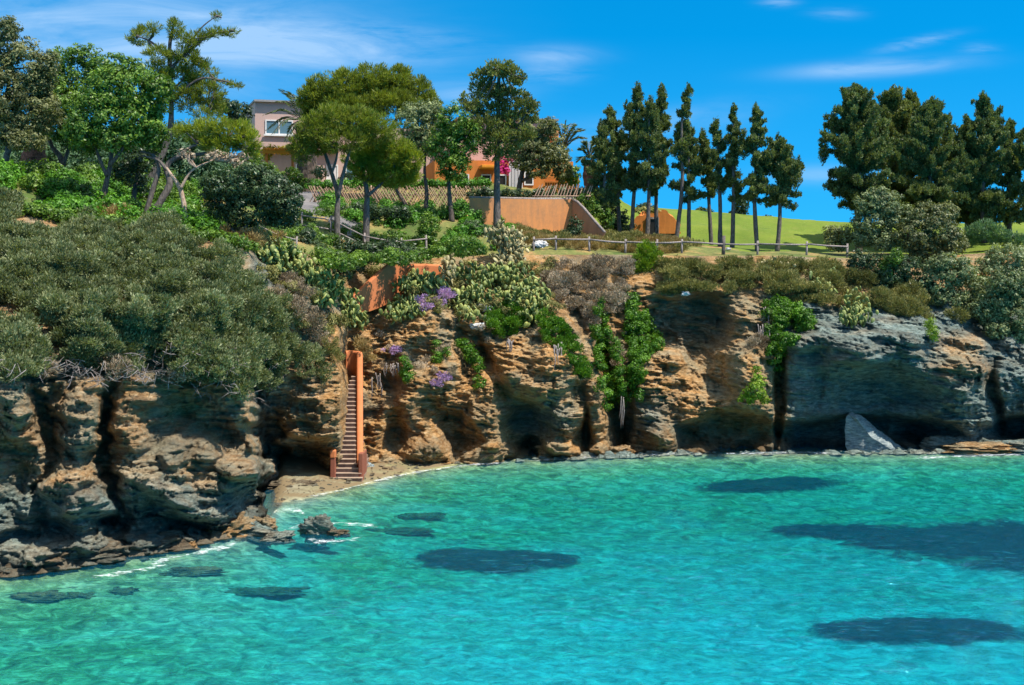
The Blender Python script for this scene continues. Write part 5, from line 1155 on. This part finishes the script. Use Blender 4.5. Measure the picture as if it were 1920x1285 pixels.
# scrub on the bank
GS = 'scrub band along the cliff top'
cbush('scrub', 'dry grey and mauve heather on the bank left of the yellow green shrub', 'scrub', fill([(1030, 490), (1180, 490), (1190, 545), (1150, 590), (1100, 590), (1060, 560), (1030, 540)], 40, 20, 13, 11), .35, 'heather', .12, .22, .9, 'needle', kind='stuff')
cbush('scrub', 'olive green scrub band under the rail fence', 'scrub', fill([(1235, 492), (1560, 492), (1570, 540), (1450, 545), (1350, 540), (1230, 540)], 64, 24, 12, 12), .35, 'scrub', .12, .24, 1., 'needle', kind='stuff')
cbush('scrub', 'mixed scrub above the grey overhang', 'scrub', fill([(1560, 500), (1740, 540), (1740, 600), (1700, 600), (1650, 575), (1560, 580), (1500, 560)], 40, 22, 13, 13), .35, 'scrub', .12, .24, 1., 'needle', kind='stuff')
cbush('scrub', 'green weeds among the cactus on the bank', 'scrub', fill([(700, 500), (1040, 490), (1060, 560), (1000, 600), (860, 600), (720, 590)], 46, 16, 10, 14), .2, 'scrub', .12, .3, .8, kind='stuff')
cbush('scrub', 'low weeds on the left slope between cactus and heath', 'scrub', fill([(470, 455), (640, 490), (690, 590), (640, 640), (560, 620), (480, 510)], 34, 16, 11, 15), .15, 'scrub', .12, .3, .8, kind='stuff')
cbush('scrub', 'sparse dry bushes on the orange cove slope', 'scrub', fill([(690, 610), (900, 610), (930, 660), (860, 720), (720, 700)], 16, 9, 6, 16), .15, 'heather', .1, .25, .7, 'needle', kind='stuff')
# hanging greenery
GV = 'green creepers on the cliff face'
def line(L, n, rx, ry, jx=4):
    return [(a+random.uniform(-jx, jx), b_+random.uniform(-4, 4), rx*random.uniform(.6, 1.3), ry*random.uniform(.7, 1.3)) for a, b_ in spline([np.array(q, float) for q in L], n)]
cbush('creeper', 'narrow green creeper strip hanging down the ivy cleft', 'creeper', fill([(1108, 555), (1128, 560), (1150, 640), (1153, 755), (1138, 765), (1120, 690)], 60, 7, 9, 31), .45, 'vine', .12, .5, 1., group=GV)
cbush('creeper', 'thin creeper with long bare stems right of the narrow strip', 'creeper', line([(1158, 640), (1162, 700), (1168, 750)], 5, 8, 12), 1.1, 'vine', .11, .5, .9, group=GV)
cbush('creeper', 'biggest bright creeper curtain on the cliff left of the shaded bowl', 'creeper', fill([(1172, 555), (1196, 558), (1218, 610), (1240, 640), (1218, 662), (1208, 700), (1200, 745), (1184, 745), (1176, 660)], 80, 9, 11, 32), .35, 'vine', .12, .5, 1.1, group=GV)
cbush('creeper', 'mossy green slope running diagonally beside the central block', 'creeper', fill([(1000, 572), (1040, 590), (1090, 660), (1118, 728), (1100, 718), (1060, 662), (1018, 630)], 90, 8, 8, 33), .15, 'vine', .1, .4, 1.1, 'needle', group=GV)
cbush('creeper', 'bright green mat of creeper above the central orange block', 'creeper', fill([(905, 595), (950, 570), (990, 590), (985, 615), (930, 628)], 40, 9, 8, 34), .15, 'vine', .1, .4, 1.1, 'needle', group=GV)
cbush('creeper', 'bright green creeper hanging over the edge of the grey block', 'creeper', fill([(1440, 565), (1500, 568), (1522, 605), (1500, 632), (1470, 645), (1458, 692), (1446, 680), (1436, 620)], 80, 10, 10, 35), .35, 'vine', .12, .5, 1.1, group=GV)
cbush('creeper', 'small bright bush rooted on the face above the dark sea cave', 'creeper', [(1410, 735, 20, 16), (1420, 715, 14, 16), (1400, 750, 18, 10), (1432, 745, 10, 12), (1422, 695, 8, 10)], .7, 'lime', .12, .5, 1., group=GV)
cbush('creeper', 'green tuft on the upper middle of the cove outcrop', 'creeper', [(815, 650, 9, 14), (818, 670, 12, 14), (835, 660, 10, 8)], .4, 'vine', .11, .5, .9, group=GV)
cbush('creeper', 'green strip on the right flank of the cove outcrop', 'creeper', line([(870, 645), (885, 668), (898, 690)], 4, 10, 9)+[(898, 715, 12, 14)], .4, 'vine', .11, .5, .9, group=GV)
cbush('creeper', 'small green strip beside the dark hollow right of the stairs', 'creeper', line([(758, 680), (765, 705)], 4, 9, 12), .4, 'vine', .11, .5, .9, group=GV)
cbush('creeper', 'small bright cushion on top of the grey right block', 'creeper', [(1750, 625, 10, 12), (1745, 610, 10, 10)], .5, 'lime', .1, .5, 1.1, group=GV)
def roots(label, L, off, n, ln, seed, mt='twig'):
    r = np.random.default_rng(seed); m_ = MB()
    for (x, y, rx, ry) in L:
        for _ in range(n):
            a, b_ = x+r.uniform(-rx, rx), y+r.uniform(-ry, ry)*.3-ry*.5; l = ry*r.uniform(1., 2.2)
            p0 = on_cliff(a, b_, off+r.uniform(0, .3)); p1 = p0+np.array([r.normal(0, .08), -r.uniform(0, .15), -l*p0[1]/F*ln]); m_.tube(spline([p0, (p0+p1)/2+np.array([r.normal(0, .06), -.06, 0]), p1], 3), [.03, .028, .025, .022, .018, .014, .008], 4)
    tag(m_.build('hanging_roots', M[mt], None, True), label, 'roots', 'dry roots hanging on the cliff')
roots('pale dry roots hanging down the central orange block', [(1045, 660, 10, 24)], .7, 14, 1.2, 1)
roots('short grey dry stems on the left of the central block', [(958, 645, 7, 14)], .5, 9, 1., 2)
roots('grey roots on the rock face just right of the stair parapet', [(705, 715, 8, 20)], .5, 10, 1., 13)
roots('grey root fringe above the hollow right of the stairs', [(735, 690, 12, 14)], .5, 12, 1., 3)
roots('long bare stems below the thin creeper', [(1166, 760, 3, 26)], 1.3, 6, 1., 4)
roots('mauve dry root curtain beside the creeper on the grey block', [(1432, 625, 12, 22), (1440, 590, 8, 18)], .5, 16, 1.1, 5)
cbush('dry_vine', 'mauve dry vine mass beside the bright creeper on the grey block', 'creeper', [(1425, 640, 16, 14), (1440, 600, 10, 20), (1410, 640, 12, 9)], .3, 'heather', .1, .2, .9, 'needle')
cbush('dry_vine', 'brown dry vine hanging between the two ivy strips', 'creeper', line([(1108, 580), (1112, 600)], 3, 12, 16)+line([(1152, 640), (1156, 670)], 3, 8, 12), .4, 'heather', .1, .2, .9, 'needle')
# right-hand bushes
GR = 'bushes on the right slope'
bush('olive_bush', 'grey green olive-like bush in front of the widest cypress', 'bush', [(1630, 385, 30, 26), (1665, 385, 34, 28), (1645, 368, 26, 18), (1640, 420, 44, 26), (1690, 410, 34, 26), (1620, 445, 24, 20), (1660, 450, 34, 20)], 79, 'greygreen', .15, dens=1.1, group=GR)
bush('olive_bush', 'broad olive bush right of the grey green one, dense and rounded', 'bush', [(1740, 405, 36, 28), (1775, 400, 26, 22), (1715, 440, 40, 26), (1765, 430, 36, 28), (1740, 465, 44, 24), (1790, 455, 24, 24), (1720, 490, 30, 22)], 78, 'olive', .15, dens=1.1, group=GR)
bush('feathery_bush', 'soft feathery blue green bush behind the olive bushes near the right edge', 'bush', [(1845, 430, 26, 18), (1870, 440, 26, 16), (1825, 440, 20, 16), (1900, 450, 30, 14)], 82, 'tamarisk', .2, .15, .9, 'needle', group=GR)
bush('olive_bush', 'small round bush on the lawn at the fence end', 'bush', [(1562, 438, 18, 18), (1582, 442, 20, 20), (1568, 458, 22, 14)], 80, 'olive', .14, group=GR)
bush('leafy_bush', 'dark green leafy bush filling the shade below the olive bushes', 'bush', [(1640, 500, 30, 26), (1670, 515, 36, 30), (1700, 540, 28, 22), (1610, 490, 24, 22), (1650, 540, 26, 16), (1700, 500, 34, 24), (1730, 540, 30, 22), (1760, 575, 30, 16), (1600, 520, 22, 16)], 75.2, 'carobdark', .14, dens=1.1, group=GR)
bush('olive_bush', 'pale sage bush hanging on the slope in the middle of the right side', 'bush', [(1790, 505, 40, 28), (1760, 530, 34, 26), (1820, 540, 36, 28), (1780, 560, 36, 22), (1740, 560, 20, 16), (1810, 575, 30, 20), (1770, 500, 40, 24), (1840, 560, 26, 24)], 74.6, 'greygreen', .15, dens=1.1, group=GR)
bush('olive_bush', 'large sage bush at the right edge of the photo', 'bush', [(1890, 485, 44, 30), (1930, 520, 44, 40), (1860, 510, 36, 30), (1960, 470, 40, 34), (1990, 540, 60, 50)], 76.5, 'greygreen', .15, dens=1.1, group=GR)
bush('leafy_bush', 'brighter leafy bush overhanging the rock at the right edge', 'bush', [(1880, 575, 32, 28), (1910, 600, 34, 30), (1860, 600, 24, 22), (1930, 565, 30, 30), (1980, 600, 40, 40), (1865, 560, 30, 24), (1895, 545, 34, 24), (1900, 625, 28, 20), (1870, 620, 22, 16), (1920, 640, 26, 16), (1845, 580, 24, 20), (1890, 530, 40, 26)], 73.4, 'greygreen', .15, dens=1.1, group=GR)
bush('scrub_bush', 'ragged sage bush between the grey block and the hanging bush', 'bush', [(1720, 585, 20, 16), (1735, 600, 16, 14), (1700, 570, 22, 14), (1800, 590, 24, 14)], 73.2, 'scrub', .12, .3, 1., 'needle', group=GR)
bush('leafy_bush', 'lighter green leafy bush in the shaded gap under the olive bushes', 'bush', [(1665, 500, 16, 20), (1680, 480, 14, 16)], 74.6, 'carob', .14, group=GR)
